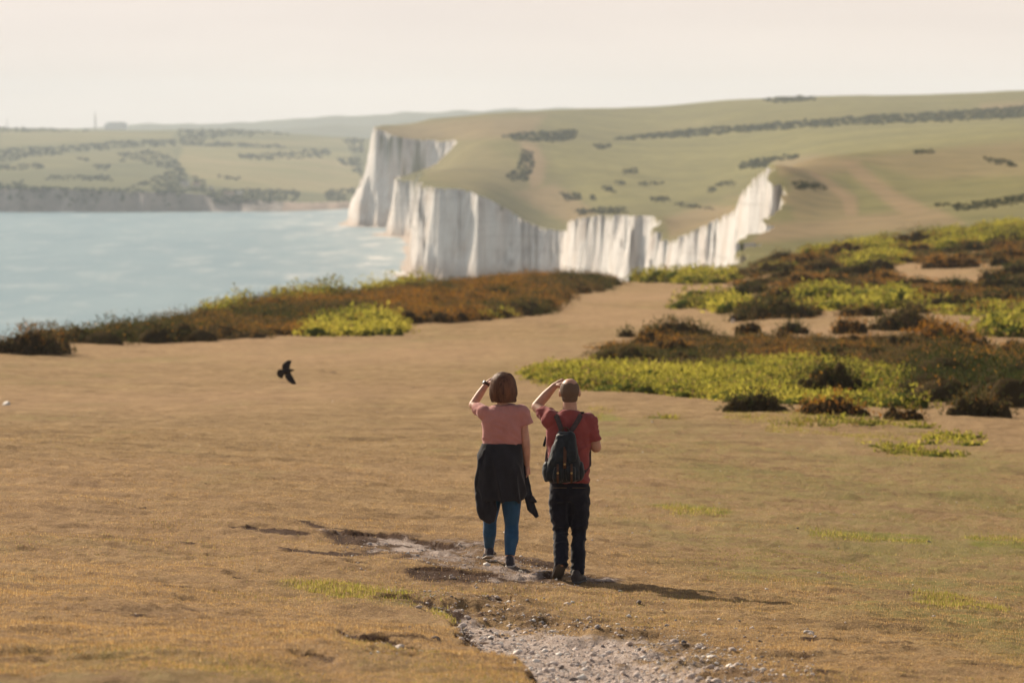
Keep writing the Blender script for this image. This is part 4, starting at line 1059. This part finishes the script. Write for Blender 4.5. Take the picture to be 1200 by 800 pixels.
# straps of the rucksack are part of it
bag = empty('rucksack', (mb[0], mb[1], mb[2])); tag(bag, 'dark rucksack with brown leather straps on the back of the man in red', 'rucksack')
CANV = cloth('waxed_canvas', (.022, .028, .036), 20, .35, .55, bumpd=.008); LEA = plain('brown_leather', (.085, .042, .026), .6, 40, .3, .3, .002); LEAD = plain('grey_webbing', (.075, .055, .058), .85, 60, .25)
by = -.21
bp = [stack([(*P(659.5, 564, by + .01), .105, .065), (*P(659.5, 560, by), .145, .085), (*P(659.5, 551, by), .148, .092), (*P(660, 540, by + .005), .135, .088), (*P(661, 525, by + .015), .108, .078), (*P(662, 514, by + .02), .088, .066), (*P(662.3, 508, by + .025), .075, .055)], 28, 2.8)]
wr2 = lambda v: .016 * fold(v.x, v.y, v.z, 15) + .008 * fold(v.x + 4, v.y, v.z, 40)
blob('pack_body', bp, .007, CANV, bag, 2, wr2)
for q, px in ((-1, 641.5), (1, 678.5)):
    blob('side_pocket', [ell(P(px, 551, by + .015), (.045, .06, .085))], .007, CANV, bag, 2, wr2)
fl_ = blob('flap', [stack([(*P(661.5, 538, by - .035), .092, .060), (*P(661.8, 528, by - .020), .094, .066), (*P(662, 516, by - .0), .088, .072), (*P(662.2, 508, by + .012), .082, .066), (*P(662.2, 504.5, by + .022), .060, .045)], 28, 2.8)], .006, CANV, bag, 2, wr2)
for px in (653.5, 668.5): blob('front_pocket', [stack([(*P(px, 562, by - .065), .040, .04), (*P(px, 558, by - .07), .048, .048), (*P(px, 549, by - .07), .047, .046), (*P(px, 544, by - .058), .038, .036)], 20, 3)], .006, CANV, bag, 2, wr2)
def ribbon(name, pts, wd, th, mat, parent):
    pts = [np.array(p, float) for p in pts]; R_ = []
    for i, p in enumerate(pts):
        d_ = pts[min(i + 1, len(pts) - 1)] - pts[max(0, i - 1)]; d_ /= np.linalg.norm(d_)
        ax = np.cross(d_, np.array([0, 1., 0])); 
        if np.linalg.norm(ax) < .25: ax = np.array([1., 0, 0])
        ax /= np.linalg.norm(ax); nn_ = np.cross(ax, d_)
        R_.append(_ring(p, ax, nn_, wd / 2, th / 2, 12, 6))
    return blob(name, [loft(R_)], 0, mat, parent)
ribbon('buckle_strap', [P(661.5, 521, by - .074), P(661.3, 530, by - .094), P(661, 540, by - .104), P(660.8, 546, by - .105)], .026, .006, LEA, bag)
for px in (653, 669): ribbon('buckle_strap', [P(px, 541, by - .098), P(px, 548, by - .125), P(px, 556, by - .124), P(px, 563, by - .110)], .018, .006, LEA, bag)
BR = plain('brass', (.45, .32, .14), .35, metal=1)
for px, py, yy in ((661, 541, -.112), (653, 551, -.132), (669, 551, -.132)): blob('buckle', [ell(P(px, py, by + yy), (.010, .004, .009))], 0, BR, bag)
ribbon('shoulder_strap', [P(659, 507, by + .045), P(656.5, 500, -.145), P(654, 493, -.118), P(651.5, 487, -.078), P(650.5, 483.3, -.015), P(650, 486, .07), P(648, 497, .125), P(646, 515, .14), P(642, 535, .09), P(640.5, 548, -.02), P(646, 556, -.14)], .042, .012, LEAD, bag)
ribbon('shoulder_strap', [P(666, 507, by + .045), P(672, 500, -.14), P(676.5, 493, -.115), P(680, 487, -.075), P(681.5, 483.8, -.015), P(682, 487, .07), P(685, 497, .12), P(687, 515, .14), P(690, 530, .10), P(690, 545, -.02), P(680, 556, -.14)], .042, .012, LEAD, bag)
ribbon('strap_end', [P(640.2, 513, .03), P(638.8, 518, .02), P(637.2, 524, .01)], .022, .01, CANV, bag)
blob('carry_loop', [tube([P(658, 506, by + .03), P(660, 500, by + .03), P(664.5, 500, by + .03), P(666.5, 506, by + .03)], [.008] * 4, 8)], 0, LEA, bag)

# ---- woman
wb = at(586, 666); sW = wb[1] / F * 1.004
wom = empty('person', tuple(wb)); tag(wom, 'woman with brown bob in pink t-shirt and blue leggings, jacket tied at her waist', 'person')
P = local(586, 668, sW)
def an(px, py, y, lift):
    p = P(px, py, y); return (p[0], p[1], gl(p, wb) + lift)
ankR = an(597.5, 657, -.08, .085); ankL = an(573, 649, .26, .10)
kneR = P(599.5, 621, .02); kneL = P(574, 618, .12)
hipR = P(599, 568, 0); hipL = P(578, 568, 0)
shL, shR = P(567.5, 488, 0), P(611.5, 489, 0)
elL, elR = P(554, 480.5, .17), P(616.5, 526, -.02); wrL, wrR = P(571, 455, .22), P(617.5, 550, .04)
hc = P(589.5, 459, .04)
parts = head(hc, .93, jaw=.92)
parts += [tube([P(589.5, 470, .015), P(589, 484, 0)], [.048, .052]), stack([(*P(589, 483, 0), .07, .055), (*P(589, 490, 0), .13, .07), (*P(589, 512, 0), .145, .088), (*P(588, 530, 0), .125, .085), (*P(587.5, 550, 0), .165, .11), (*P(588, 572, 0), .165, .11), (*P(588, 584, 0), .13, .09)])]
parts += [tube([shL, elL], [.042, .038]), tube([elL, tuple(np.array(elL) * .5 + np.array(wrL) * .5 + np.array([-.004, 0, -.004])), wrL], [.037, .035, .023])]
parts += [tube([shR, elR], [.042, .038]), tube([elR, tuple(np.array(elR) * .5 + np.array(wrR) * .5), wrR], [.038, .034, .024])]
parts += hand(wrL, (0, 0, -1), (.75, -.15, .32), (.2, -1, 0), .86, .4) + hand(wrR, (-1, 0, 0), (.02, .12, -1), (0, 1, 0), .86, .7)
parts += [tube([hipL, kneL, ankL], [.085, .05, .034]), tube([hipR, kneR, ankR], [.085, .05, .034])]
blob('body', parts, .0055, SKIN_W, wom, 3)
eyes(wom, hc)
PINK = cloth('pink_jersey', (.54, .26, .245), 10, .10)
tor = [(*P(589.3, 478.5, .005), .095, .062), (*P(589.3, 481, 0), .135, .078), (*P(589.3, 485, 0), .175, .092), (*P(589.3, 491, 0), .188, .105), (*P(588.8, 502, 0), .184, .115), (*P(588.4, 514, 0), .176, .118), (*P(588, 523, 0), .172, .115), (*P(588, 528, 0), .160, .108)]
sl = np.array(shL); e_ = np.array(elL); sr = np.array(shR); e2 = np.array(elR)
sleeves = [tube([tuple(sl), tuple(sl * .55 + e_ * .45), tuple(sl * .35 + e_ * .65 + [0, 0, -.012])], [.070, .064, .066], 16, False),
           tube([tuple(sr + [-.01, 0, 0]), tuple(sr * .72 + e2 * .28 + [.008, 0, 0]), tuple(sr * .62 + e2 * .38 + [.016, 0, 0])], [.072, .070, .074], 16, False)]
blob('t_shirt', [stack(tor), ell(tuple(sl), (.076, .076, .074)), ell(tuple(sr + [-.006, 0, 0]), (.078, .078, .078))] + sleeves, .008, PINK, wom, 3, lambda v: .015 * crs(v.x + v.z * .4, v.y, v.z * .6, 9) + .009 * crs(v.x * .5, v.y, v.z * 1.8 + v.x * .7, 15) + .003 * fold(v.x, v.y, v.z, 50))
LEG = cloth('blue_leggings', (.035, .105, .21), 16, .18, .8, bumpd=.006)
kL, aL, kR, aR = np.array(kneL), np.array(ankL), np.array(kneR), np.array(ankR)
blob('leggings', [tube([hipL, tuple(np.array(hipL) * .5 + kL * .5), tuple(kL), tuple(kL * .62 + aL * .38 + [0, -.018, 0]), tuple(aL + [0, 0, .03])], [.10, .082, .058, .061, .044], 16, False),
                  tube([hipR, tuple(np.array(hipR) * .5 + kR * .5), tuple(kR), tuple(kR * .62 + aR * .38 + [.004, -.018, 0]), tuple(aR + [0, 0, .03])], [.105, .086, .061, .064, .043], 16, False),
                  stack([(*P(588, 550, 0), .15, .10), (*P(588, 575, 0), .165, .115), (*P(588, 585, 0), .14, .1)])], .007, LEG, wom, 2, lambda v: .004 * fold(v.x, v.y, v.z, 26))
SNK = plain('dark_mesh_fabric', (.05, .05, .065), .8, 60, .3); SNS = plain('pale_rubber', (.55, .5, .46), .7); CUFF = plain('pale_sock', (.5, .42, .38), .9)
for a_, yaw, pit in ((ankL, R(10), R(12)), (ankR, R(-3), R(3))):
    shoe(wom, a_, yaw, pit, .92, (SNK, SNS), toe_h=gl(a_, wb) + .006)
    blob('sock', [tube([(a_[0], a_[1], a_[2] - .035), (a_[0], a_[1] - .0, a_[2] + .018)], [.046, .042], 14, False)], .005, CUFF, wom, 1)
JK = cloth('charcoal_jacket', (.034, .036, .045), 9, .25, .95, bumpd=.015)
jk = empty('jacket', tuple(wb)); tag(jk, 'charcoal jacket tied round the waist of the woman in pink, sleeves hanging', 'jacket')
cx_ = 588
skirt = [(*P(588.2, 523.5, 0), .172, .116), (*P(588, 527, 0), .182, .126), (*P(587, 535, -.005), .196, .140), (*P(586.5, 547, -.01), .207, .158), (*P(586.5, 560, -.01), .213, .165), (*P(587, 575, -.015), .215, .165), (*P(587.5, 586, -.02), .208, .160), (*P(588, 591.5, -.02), .195, .150)]
wj = lambda v: (.032 * crs(v.x * 1.5 + v.z * .25, v.y * .4, v.z * .3, 9) + .012 * fold(v.x, v.y, v.z * .5, 30)) * min(1, max(.15, (P(0, 520)[2] - v.z) * 5))
blob('back_panel', [stack(skirt, 36, 2.2)], .008, JK, jk, 3, wj)
blob('hanging_tail', [tube([P(566, 583, -.09), P(568, 596, -.10), P(571, 606, -.09), P(576, 616, -.07)], [(.075, .03), (.085, .028), (.065, .022), (.022, .010)], 16), tube([P(563, 560, -.06), P(562, 588, -.06), P(562, 602, -.05)], [(.03, .03), (.045, .03), (.03, .02)], 14), tube([P(577, 585, -.1), P(580, 600, -.09), P(578, 614, -.08)], [.04, .04, .02], 12)], .007, JK, jk, 3, wj)
blob('sleeve', [tube([P(607, 535, .06), P(613.5, 552, .05), P(616.5, 572, .03), P(620.5, 588, .0), P(626, 602, -.02), P(629.5, 610, -.02)], [(.03, .035), (.035, .035), (.038, .03), (.045, .028), (.042, .025), (.034, .02)], 16)], .007, JK, jk, 2, wj)
blob('cuff', [tube([P(622.5, 588, -.02), P(628, 592, -.03)], [(.03, .02), (.012, .01)], 10)], .006, JK, jk, 1)
blob('sleeve', [tube([P(568, 532, -.09), P(562.5, 548, -.10), P(560, 570, -.07), P(561.5, 590, -.04)], [(.02, .02), (.028, .022), (.03, .022), (.03, .02)], 14)], .007, JK, jk, 2, wj)
# bob haircut
m = NT('brown_hair'); n1 = m.noise(m.coord((1, 1, .06)), 150, 4, .7); n3 = m.noise(m.coord((1, 1, .3)), 12, 3, .6)
HW = m.fin(m.bsdf(Base_Color=m.mix(m.mr(n3, .45, .65, 0, .7), m.ramp(n1, (.35, (.03, .012, .008)), (.65, (.16, .07, .04))), (.22, .10, .055)), Roughness=.6, Specular_IOR_Level=.4, Normal=m.bump(n1, .7, .004)))
hs = [(*P(589.8, 440.6, .02), .022, .03), (*P(589.8, 442, .02), .052, .062), (*P(589.7, 445, .018), .082, .092), (*P(589.6, 449.5, .015), .100, .108), (*P(589.6, 455, .012), .109, .113), (*P(589.8, 461, .008), .115, .112), (*P(590, 466, .006), .116, .106), (*P(589.6, 470.5, .003), .108, .094), (*P(590.4, 473.5, 0), .082, .074), (*P(590.4, 475, 0), .06, .055)]
hx, hy, hz = hc
face = lambda c: not (c.y > hy + .052 and abs(c.x - hx) < .058 and c.z < hz + .05)
blob('hair', [stack(hs, 40, 2.1)], .006, HW, wom, 2, lambda v: .005 * math.sin((math.atan2(v.y, v.x - hx)) * 19 + v.z * 22) * (1 if v.z < hz + .05 else .4) + .008 * fold(v.x, v.y, v.z * .15, 45) + .003 * math.sin(math.atan2(v.y, v.x - hx) * 43 + v.z * 9), face)
# loose strands over the bob
hv, hf = [], []
for i in range(1500):
    a = random.uniform(math.pi * 1.0 - .75, math.pi * 2 + .75) if random.random() < .9 else random.uniform(0, 6.28)
    if math.sin(a) > .75: continue
    k0 = random.choice((1, 2, 3, 4)); off = random.uniform(1.0, 1.07); da = random.uniform(-.04, .04); pts = []
    for k in range(k0, len(hs)):
        cx, cy, cz, rx, ry = hs[k]; aa = a + da * k + .02 * math.sin(k * 1.7 + i)
        if k >= 8: rx, ry = hs[7][3] * (.98 if k == 8 else .93), hs[7][4] * (.98 if k == 8 else .92); cz += random.uniform(-.006, .008)
        pts.append(np.array([cx + rx * off * math.cos(aa), cy + ry * off * math.sin(aa), cz]))
        if k == 8 and random.random() < .45: break
    tdir = np.array([-math.sin(a), math.cos(a), 0]) * .003
    for j, p in enumerate(pts):
        wq = 1 - .75 * j / len(pts); hv += [p - tdir * wq, p + tdir * wq]  # ribbon
        if j: n_ = len(hv); hf.append((n_ - 4, n_ - 3, n_ - 1, n_ - 2))
so = mesh_np('strands', np.array(hv), np.array(hf), None, HW, None, True); so.parent = bpy.data.objects['hair.001']
wt = np.array(wrL); et = np.array(elL); dw = (wt - et) / np.linalg.norm(wt - et)
wat = empty('wristwatch', tuple(wb)); tag(wat, 'dark wristwatch on the raised left wrist of the woman in pink', 'wristwatch')
blob('strap', [tube([tuple(wt - dw * .022), tuple(wt - dw * .002)], [.0285, .0280], 18, False)], 0, DARK, wat)
wn = np.cross(dw, [0, 0, 1.]); wn = np.cross(wn, dw); wn /= np.linalg.norm(wn)
blob('watch_case', [tube([tuple(wt - dw * .012 + wn * .026), tuple(wt - dw * .012 + wn * .037)], [.019, .018], 16, False)], 0, plain('watch_metal', (.25, .25, .26), .3, metal=.8), wat)

# ------------------------------------------------------------------ bird
u_, t_ = ray(336, 436); BD = 78.0; bc = np.array([float(u_) * BD, BD, ZC - float(t_) * BD]); sB = BD / F
B = lambda zx, zy, y=0.0: ((zx / 16 - 26) * sB, y, (26 - zy / 16) * sB)
FE = plain('black_feathers', (.022, .017, .016), .55, 60, .5, .3, .004)
bp = [tube([B(340, 430), B(390, 410), B(440, 400), B(485, 385), B(515, 378)], [.022, .042, .045, .032, .024], 14), ell(B(520, 378), (.028, .022, .021)), tube([B(535, 376), B(575, 373)], [.011, .003], 8)]
def feather(a, b, w0, w1, th=.006, mid=None):
    pts = [a] + ([mid] if mid else []) + [b]; return tube(pts, [(th, w0) if False else w0] + ([w0] if mid else []) + [w1], 8)
def vane(poly, y0, y1, th):
    """wing panel: outline in the picture plane, sloping in depth from root to tip"""
    n = len(poly); ymin = min(p[1] for p in poly); ymax = max(p[1] for p in poly)
    f = lambda p: y0 + (y1 - y0) * abs(p[1] - 405) / 240
    V = [B(p[0], p[1], f(p) - th) for p in poly] + [B(p[0], p[1], f(p) + th) for p in poly]
    Fc = [tuple(range(n)), tuple(range(2 * n - 1, n - 1, -1))] + [(i, i + n, (i + 1) % n + n, (i + 1) % n) for i in range(n)]
    return np.array(V), Fc
bp.append(vane([(340, 390), (322, 330), (330, 280), (355, 245), (400, 215), (425, 195), (432, 190), (436, 215), (448, 188), (456, 186), (458, 215), (478, 188), (488, 192), (484, 222), (500, 200), (506, 212), (492, 250), (475, 310), (470, 365), (460, 410)], 0, .10, .006))
bp.append(vane([(372, 430), (480, 410), (510, 460), (545, 520), (575, 575), (598, 620), (594, 642), (578, 632), (566, 645), (548, 632), (530, 645), (505, 625), (470, 605), (430, 570), (400, 530), (382, 490)], 0, -.10, .006))
bp.append(vane([(380, 395), (330, 365), (290, 355), (255, 372), (235, 400), (226, 440), (236, 480), (255, 500), (280, 522), (310, 530), (345, 528), (358, 480), (385, 440)], 0, .0, .005))
brd = blob('bird', bp, .0055, FE, None, 2)
brd.location = bc; tag(brd, 'black jackdaw-like bird flying low over the turf with wings spread', 'bird')

# ------------------------------------------------------------------ far buildings and masts
WALLW = plain('white_render', (.75, .70, .66), .9); ROOFR = plain('brown_tile', (.20, .13, .11), .9); ROOFG = plain('grey_slate', (.22, .23, .25), .9); GLZ = plain('dark_glass', (.05, .06, .07), .2); METG = plain('galvanised', (.20, .21, .23), .6)
def boxp(x0, x1, y0, y1, z0, z1):
    V = np.array([(x, y, z) for z in (z0, z1) for x, y in ((x0, y0), (x1, y0), (x1, y1), (x0, y1))]); return V, [(0, 3, 2, 1), (4, 5, 6, 7), (0, 1, 5, 4), (1, 2, 6, 5), (2, 3, 7, 6), (3, 0, 4, 7)]
def house(x, y, wpx, hpx, roofm, lab, gr='coastguard style cottages by the far shore'):
    D = lut(x, y, True); D = 2950 if np.isnan(D) else D
    X = float(U(x)) * D; z = float(fl(np.array([X]), np.array([D]))[0]); s = D / F; w_, h_ = wpx * s, hpx * s
    o = empty('cottage', (X, D, z - .5)); tag(o, lab, 'house', gr)
    blob('wall', [boxp(-w_ / 2, w_ / 2, -3, 3, 0, h_ * .62)], 0, WALLW, o).data.polygons.foreach_set('use_smooth', np.zeros(6, bool))
    V = np.array([(-w_ / 2 - .4, -3.5, h_ * .62), (w_ / 2 + .4, -3.5, h_ * .62), (w_ / 2 + .4, 3.5, h_ * .62), (-w_ / 2 - .4, 3.5, h_ * .62), (-w_ / 2 - .2, 0, h_), (w_ / 2 + .2, 0, h_)])
    r_ = blob('roof', [(V, [(0, 1, 5, 4), (2, 3, 4, 5), (0, 4, 3), (1, 2, 5), (0, 3, 2, 1)])], 0, roofm, o)
    r_.data.polygons.foreach_set('use_smooth', np.zeros(5, bool))
    c_ = blob('chimney', [boxp(-w_ * .3 - .5, -w_ * .3 + .5, -.5, .5, h_ * .85, h_ * 1.18)], 0, ROOFR, r_); c_.data.polygons.foreach_set('use_smooth', np.zeros(6, bool))
    for q in (-.28, .05, .33):
        wi = blob('window', [boxp(q * w_ - .5, q * w_ + .5, -3.06, -2.9, h_ * .25, h_ * .45)], 0, GLZ, o); wi.data.polygons.foreach_set('use_smooth', np.zeros(6, bool))
for a in [(218, 219, 9, 8, ROOFG, 'leftmost white cottage, at the foot of the pale track across the bay'), (231, 219, 8, 6, ROOFR, 'white cottage just right of the leftmost one across the bay'), (248, 224, 4, 6, ROOFG, 'smallest white cottage, narrow, right of the first pair across the bay'),
          (269, 230, 11, 6, ROOFR, 'brown-roofed low cottage among the trees across the bay'), (281, 229, 7, 5, ROOFG, 'grey-roofed low cottage at the right end of the row across the bay')]: house(*a)
def mast(x, ytop, ybase, D, wid, lab):
    z0 = ZC - float(T(ybase)) * D; z1 = ZC - float(T(ytop)) * D; X = float(U(x)) * D
    o = empty('radio_mast', (X, D, z0)); tag(o, lab, 'radio mast')
    h_ = z1 - z0
    P_ = []
    for i in range(3):
        a = i * 2.094; P_.append(tube([(wid * math.cos(a), wid * math.sin(a), 0), (wid * .35 * math.cos(a), wid * .35 * math.sin(a), h_ * .8)], [wid * .25, wid * .18], 6, False))
    for k in range(12):
        z = h_ * .8 * k / 12; r_ = wid * (1 - .65 * k / 12)
        for i in range(3):
            a = i * 2.094; b = (i + 1) * 2.094; P_.append(tube([(r_ * math.cos(a), r_ * math.sin(a), z), (r_ * .95 * math.cos(b), r_ * .95 * math.sin(b), z + h_ * .066)], [wid * .1] * 2, 5, False))
    blob('lattice', P_, 0, METG, o); blob('aerial', [tube([(0, 0, h_ * .78), (0, 0, h_)], [wid * .25, wid * .12], 8, False)], 0, METG, o)
mast(113, 130, 155, 5400, 1.5, 'tall thin radio mast standing on the far left skyline')
mast(10, 138, 154, 5300, .8, 'short faint mast at the far left end of the skyline')
bD = 7200; o = empty('industrial_building', (float(U(137)) * bD, bD, ZC - float(T(152)) * bD)); tag(o, 'blocky pale building in haze beside the tall mast', 'building')
s = bD / F
PALEM = plain('pale_cladding', (.70, .70, .72), .9)
blob('wall', [boxp(-12 * s, 13 * s, -15, 15, 0, 7 * s)], 0, PALEM, o).data.polygons.foreach_set('use_smooth', np.zeros(6, bool))
blob('roof_block', [boxp(-9 * s, 11 * s, -12, 12, 7 * s, 8.8 * s)], 0, PALEM, o).data.polygons.foreach_set('use_smooth', np.zeros(6, bool))
# small marker post by the track
b = at(859, 381); s = b[1] / F
o = empty('marker_post', tuple(b)); tag(o, 'tiny dark-topped white post by the bare track', 'post')
blob('post', [boxp(-.07, .07, -.07, .07, -.1, 5 * s)], 0, WALLW, o); blob('cap', [boxp(-.09, .09, -.09, .09, 5 * s, 8 * s)], 0, plain('dark_wood', (.05, .04, .035), .9), o)

# ------------------------------------------------------------------ light
tip = at(938, 718); ft = at(680, 683)
sv = np.array(ft) - np.array(tip); hl = math.hypot(sv[0], sv[1]); topz = G(ft[0], ft[1]) + 1.69
EL = math.atan2(topz - tip[2], hl); AZ = math.atan2(sv[0], sv[1])   # towards the sun, clockwise from +Y
print('SUN el', math.degrees(EL), 'az', math.degrees(AZ), 'man D', mb[1], 'scale', sM * 240)
sd_ = Vector((math.sin(AZ) * math.cos(EL), math.cos(AZ) * math.cos(EL), math.sin(EL)))
L = bpy.data.lights.new('sun', 'SUN'); L.energy = 5.0; L.angle = R(.5); L.color = (1, .85, .65)
lo = bpy.data.objects.new('sun', L); COL.objects.link(lo); lo.rotation_euler = sd_.to_track_quat('Z', 'Y').to_euler(); lo.location = (0, 0, 300)
w = bpy.data.worlds.new('World'); sc.world = w; w.use_nodes = True; nt = w.node_tree; nt.nodes.clear()
sk = nt.nodes.new('ShaderNodeTexSky'); sk.sky_type = 'NISHITA'; sk.sun_disc = False; sk.sun_elevation = EL; sk.sun_rotation = AZ
sk.air_density = 1.0; sk.dust_density = 1.6; sk.ozone_density = 1.0
hsv = nt.nodes.new('ShaderNodeHueSaturation'); hsv.inputs['Saturation'].default_value = .3
nt.links.new(sk.outputs[0], hsv.inputs['Color'])
mx = nt.nodes.new('ShaderNodeMix'); mx.data_type = 'RGBA'; mx.blend_type = 'MULTIPLY'; mx.inputs[0].default_value = 1
tc = nt.nodes.new('ShaderNodeTexCoord'); mp = nt.nodes.new('ShaderNodeMapping'); mp.inputs['Scale'].default_value = (1, 1, 9)
nz = nt.nodes.new('ShaderNodeTexNoise'); nz.inputs['Scale'].default_value = 5; nz.inputs['Detail'].default_value = 5
rp = nt.nodes.new('ShaderNodeValToRGB'); rp.color_ramp.elements[0].position = .35; rp.color_ramp.elements[0].color = (.89, .84, .805, 1); rp.color_ramp.elements[1].position = .7; rp.color_ramp.elements[1].color = (.99, .935, .885, 1)
nt.links.new(tc.outputs['Generated'], mp.inputs[0]); nt.links.new(mp.outputs[0], nz.inputs['Vector']); nt.links.new(nz.outputs[0], rp.inputs[0])
nt.links.new(hsv.outputs[0], mx.inputs[6]); nt.links.new(rp.outputs[0], mx.inputs[7])
bg = nt.nodes.new('ShaderNodeBackground'); bg.inputs[1].default_value = .072; ow = nt.nodes.new('ShaderNodeOutputWorld')
sp = nt.nodes.new('ShaderNodeSeparateXYZ'); nt.links.new(tc.outputs['Generated'], sp.inputs[0])
mrz = nt.nodes.new('ShaderNodeMapRange'); mrz.interpolation_type = 'SMOOTHSTEP'; nt.links.new(sp.outputs[2], mrz.inputs[0]); mrz.inputs[1].default_value = .03; mrz.inputs[2].default_value = .17
cr = nt.nodes.new('ShaderNodeMix'); cr.data_type = 'RGBA'; cr.blend_type = 'MULTIPLY'; cr.inputs[0].default_value = 1; cr.inputs[6].default_value = (10.3, 9.45, 8.95, 1); nt.links.new(rp.outputs[0], cr.inputs[7])
fx = nt.nodes.new('ShaderNodeMix'); fx.data_type = 'RGBA'; nt.links.new(mrz.outputs[0], fx.inputs[0]); nt.links.new(cr.outputs[2], fx.inputs[6]); nt.links.new(mx.outputs[2], fx.inputs[7])
nt.links.new(fx.outputs[2], bg.inputs[0]); nt.links.new(bg.outputs[0], ow.inputs[0])

# haze
HZ = True
if HZ:
    bm = bmesh.new(); bmesh.ops.create_cube(bm, size=1)
    me = bpy.data.meshes.new('haze'); bm.to_mesh(me); bm.free()
    hz = bpy.data.objects.new('haze', me); COL.objects.link(hz)
    x0, x1, y0, y1, z0, z1 = -16000, 16000, -400, 11000, -6, 190
    hz.location = ((x0 + x1) / 2, (y0 + y1) / 2, (z0 + z1) / 2); hz.scale = (x1 - x0, y1 - y0, z1 - z0)
    m = NT('haze_air'); pv = m.n('ShaderNodeVolumePrincipled', Color=(.80, .90, 1.0, 1), Density=9e-5, Anisotropy=.1)
    m.t.links.new(pv.outputs[0], m.out.inputs[1]); me.materials.append(m.m); tag(hz, 'thin sea haze over the whole bay', kind='stuff')

# ------------------------------------------------------------------ camera and render settings
cam = bpy.data.cameras.new('camera'); co = bpy.data.objects.new('camera', cam); COL.objects.link(co); sc.camera = co
co.location = (0, 0, ZC); co.rotation_euler = (R(90) - TH, 0, 0)
cam.sensor_width = 36; cam.lens = F / 1200 * 36; cam.clip_start = .5; cam.clip_end = 60000
cam.dof.use_dof = True; cam.dof.focus_distance = float(mb[1]); cam.dof.aperture_fstop = 3.6
sc.view_settings.view_transform = 'Standard'; sc.view_settings.look = 'None'; sc.view_settings.exposure = .42; sc.view_settings.gamma = 1
sc.cycles.use_denoising = True; sc.cycles.volume_bounces = 1; sc.cycles.max_bounces = 6; sc.cycles.transmission_bounces = 3
sc.cycles.use_adaptive_sampling = True; sc.cycles.adaptive_threshold = .02
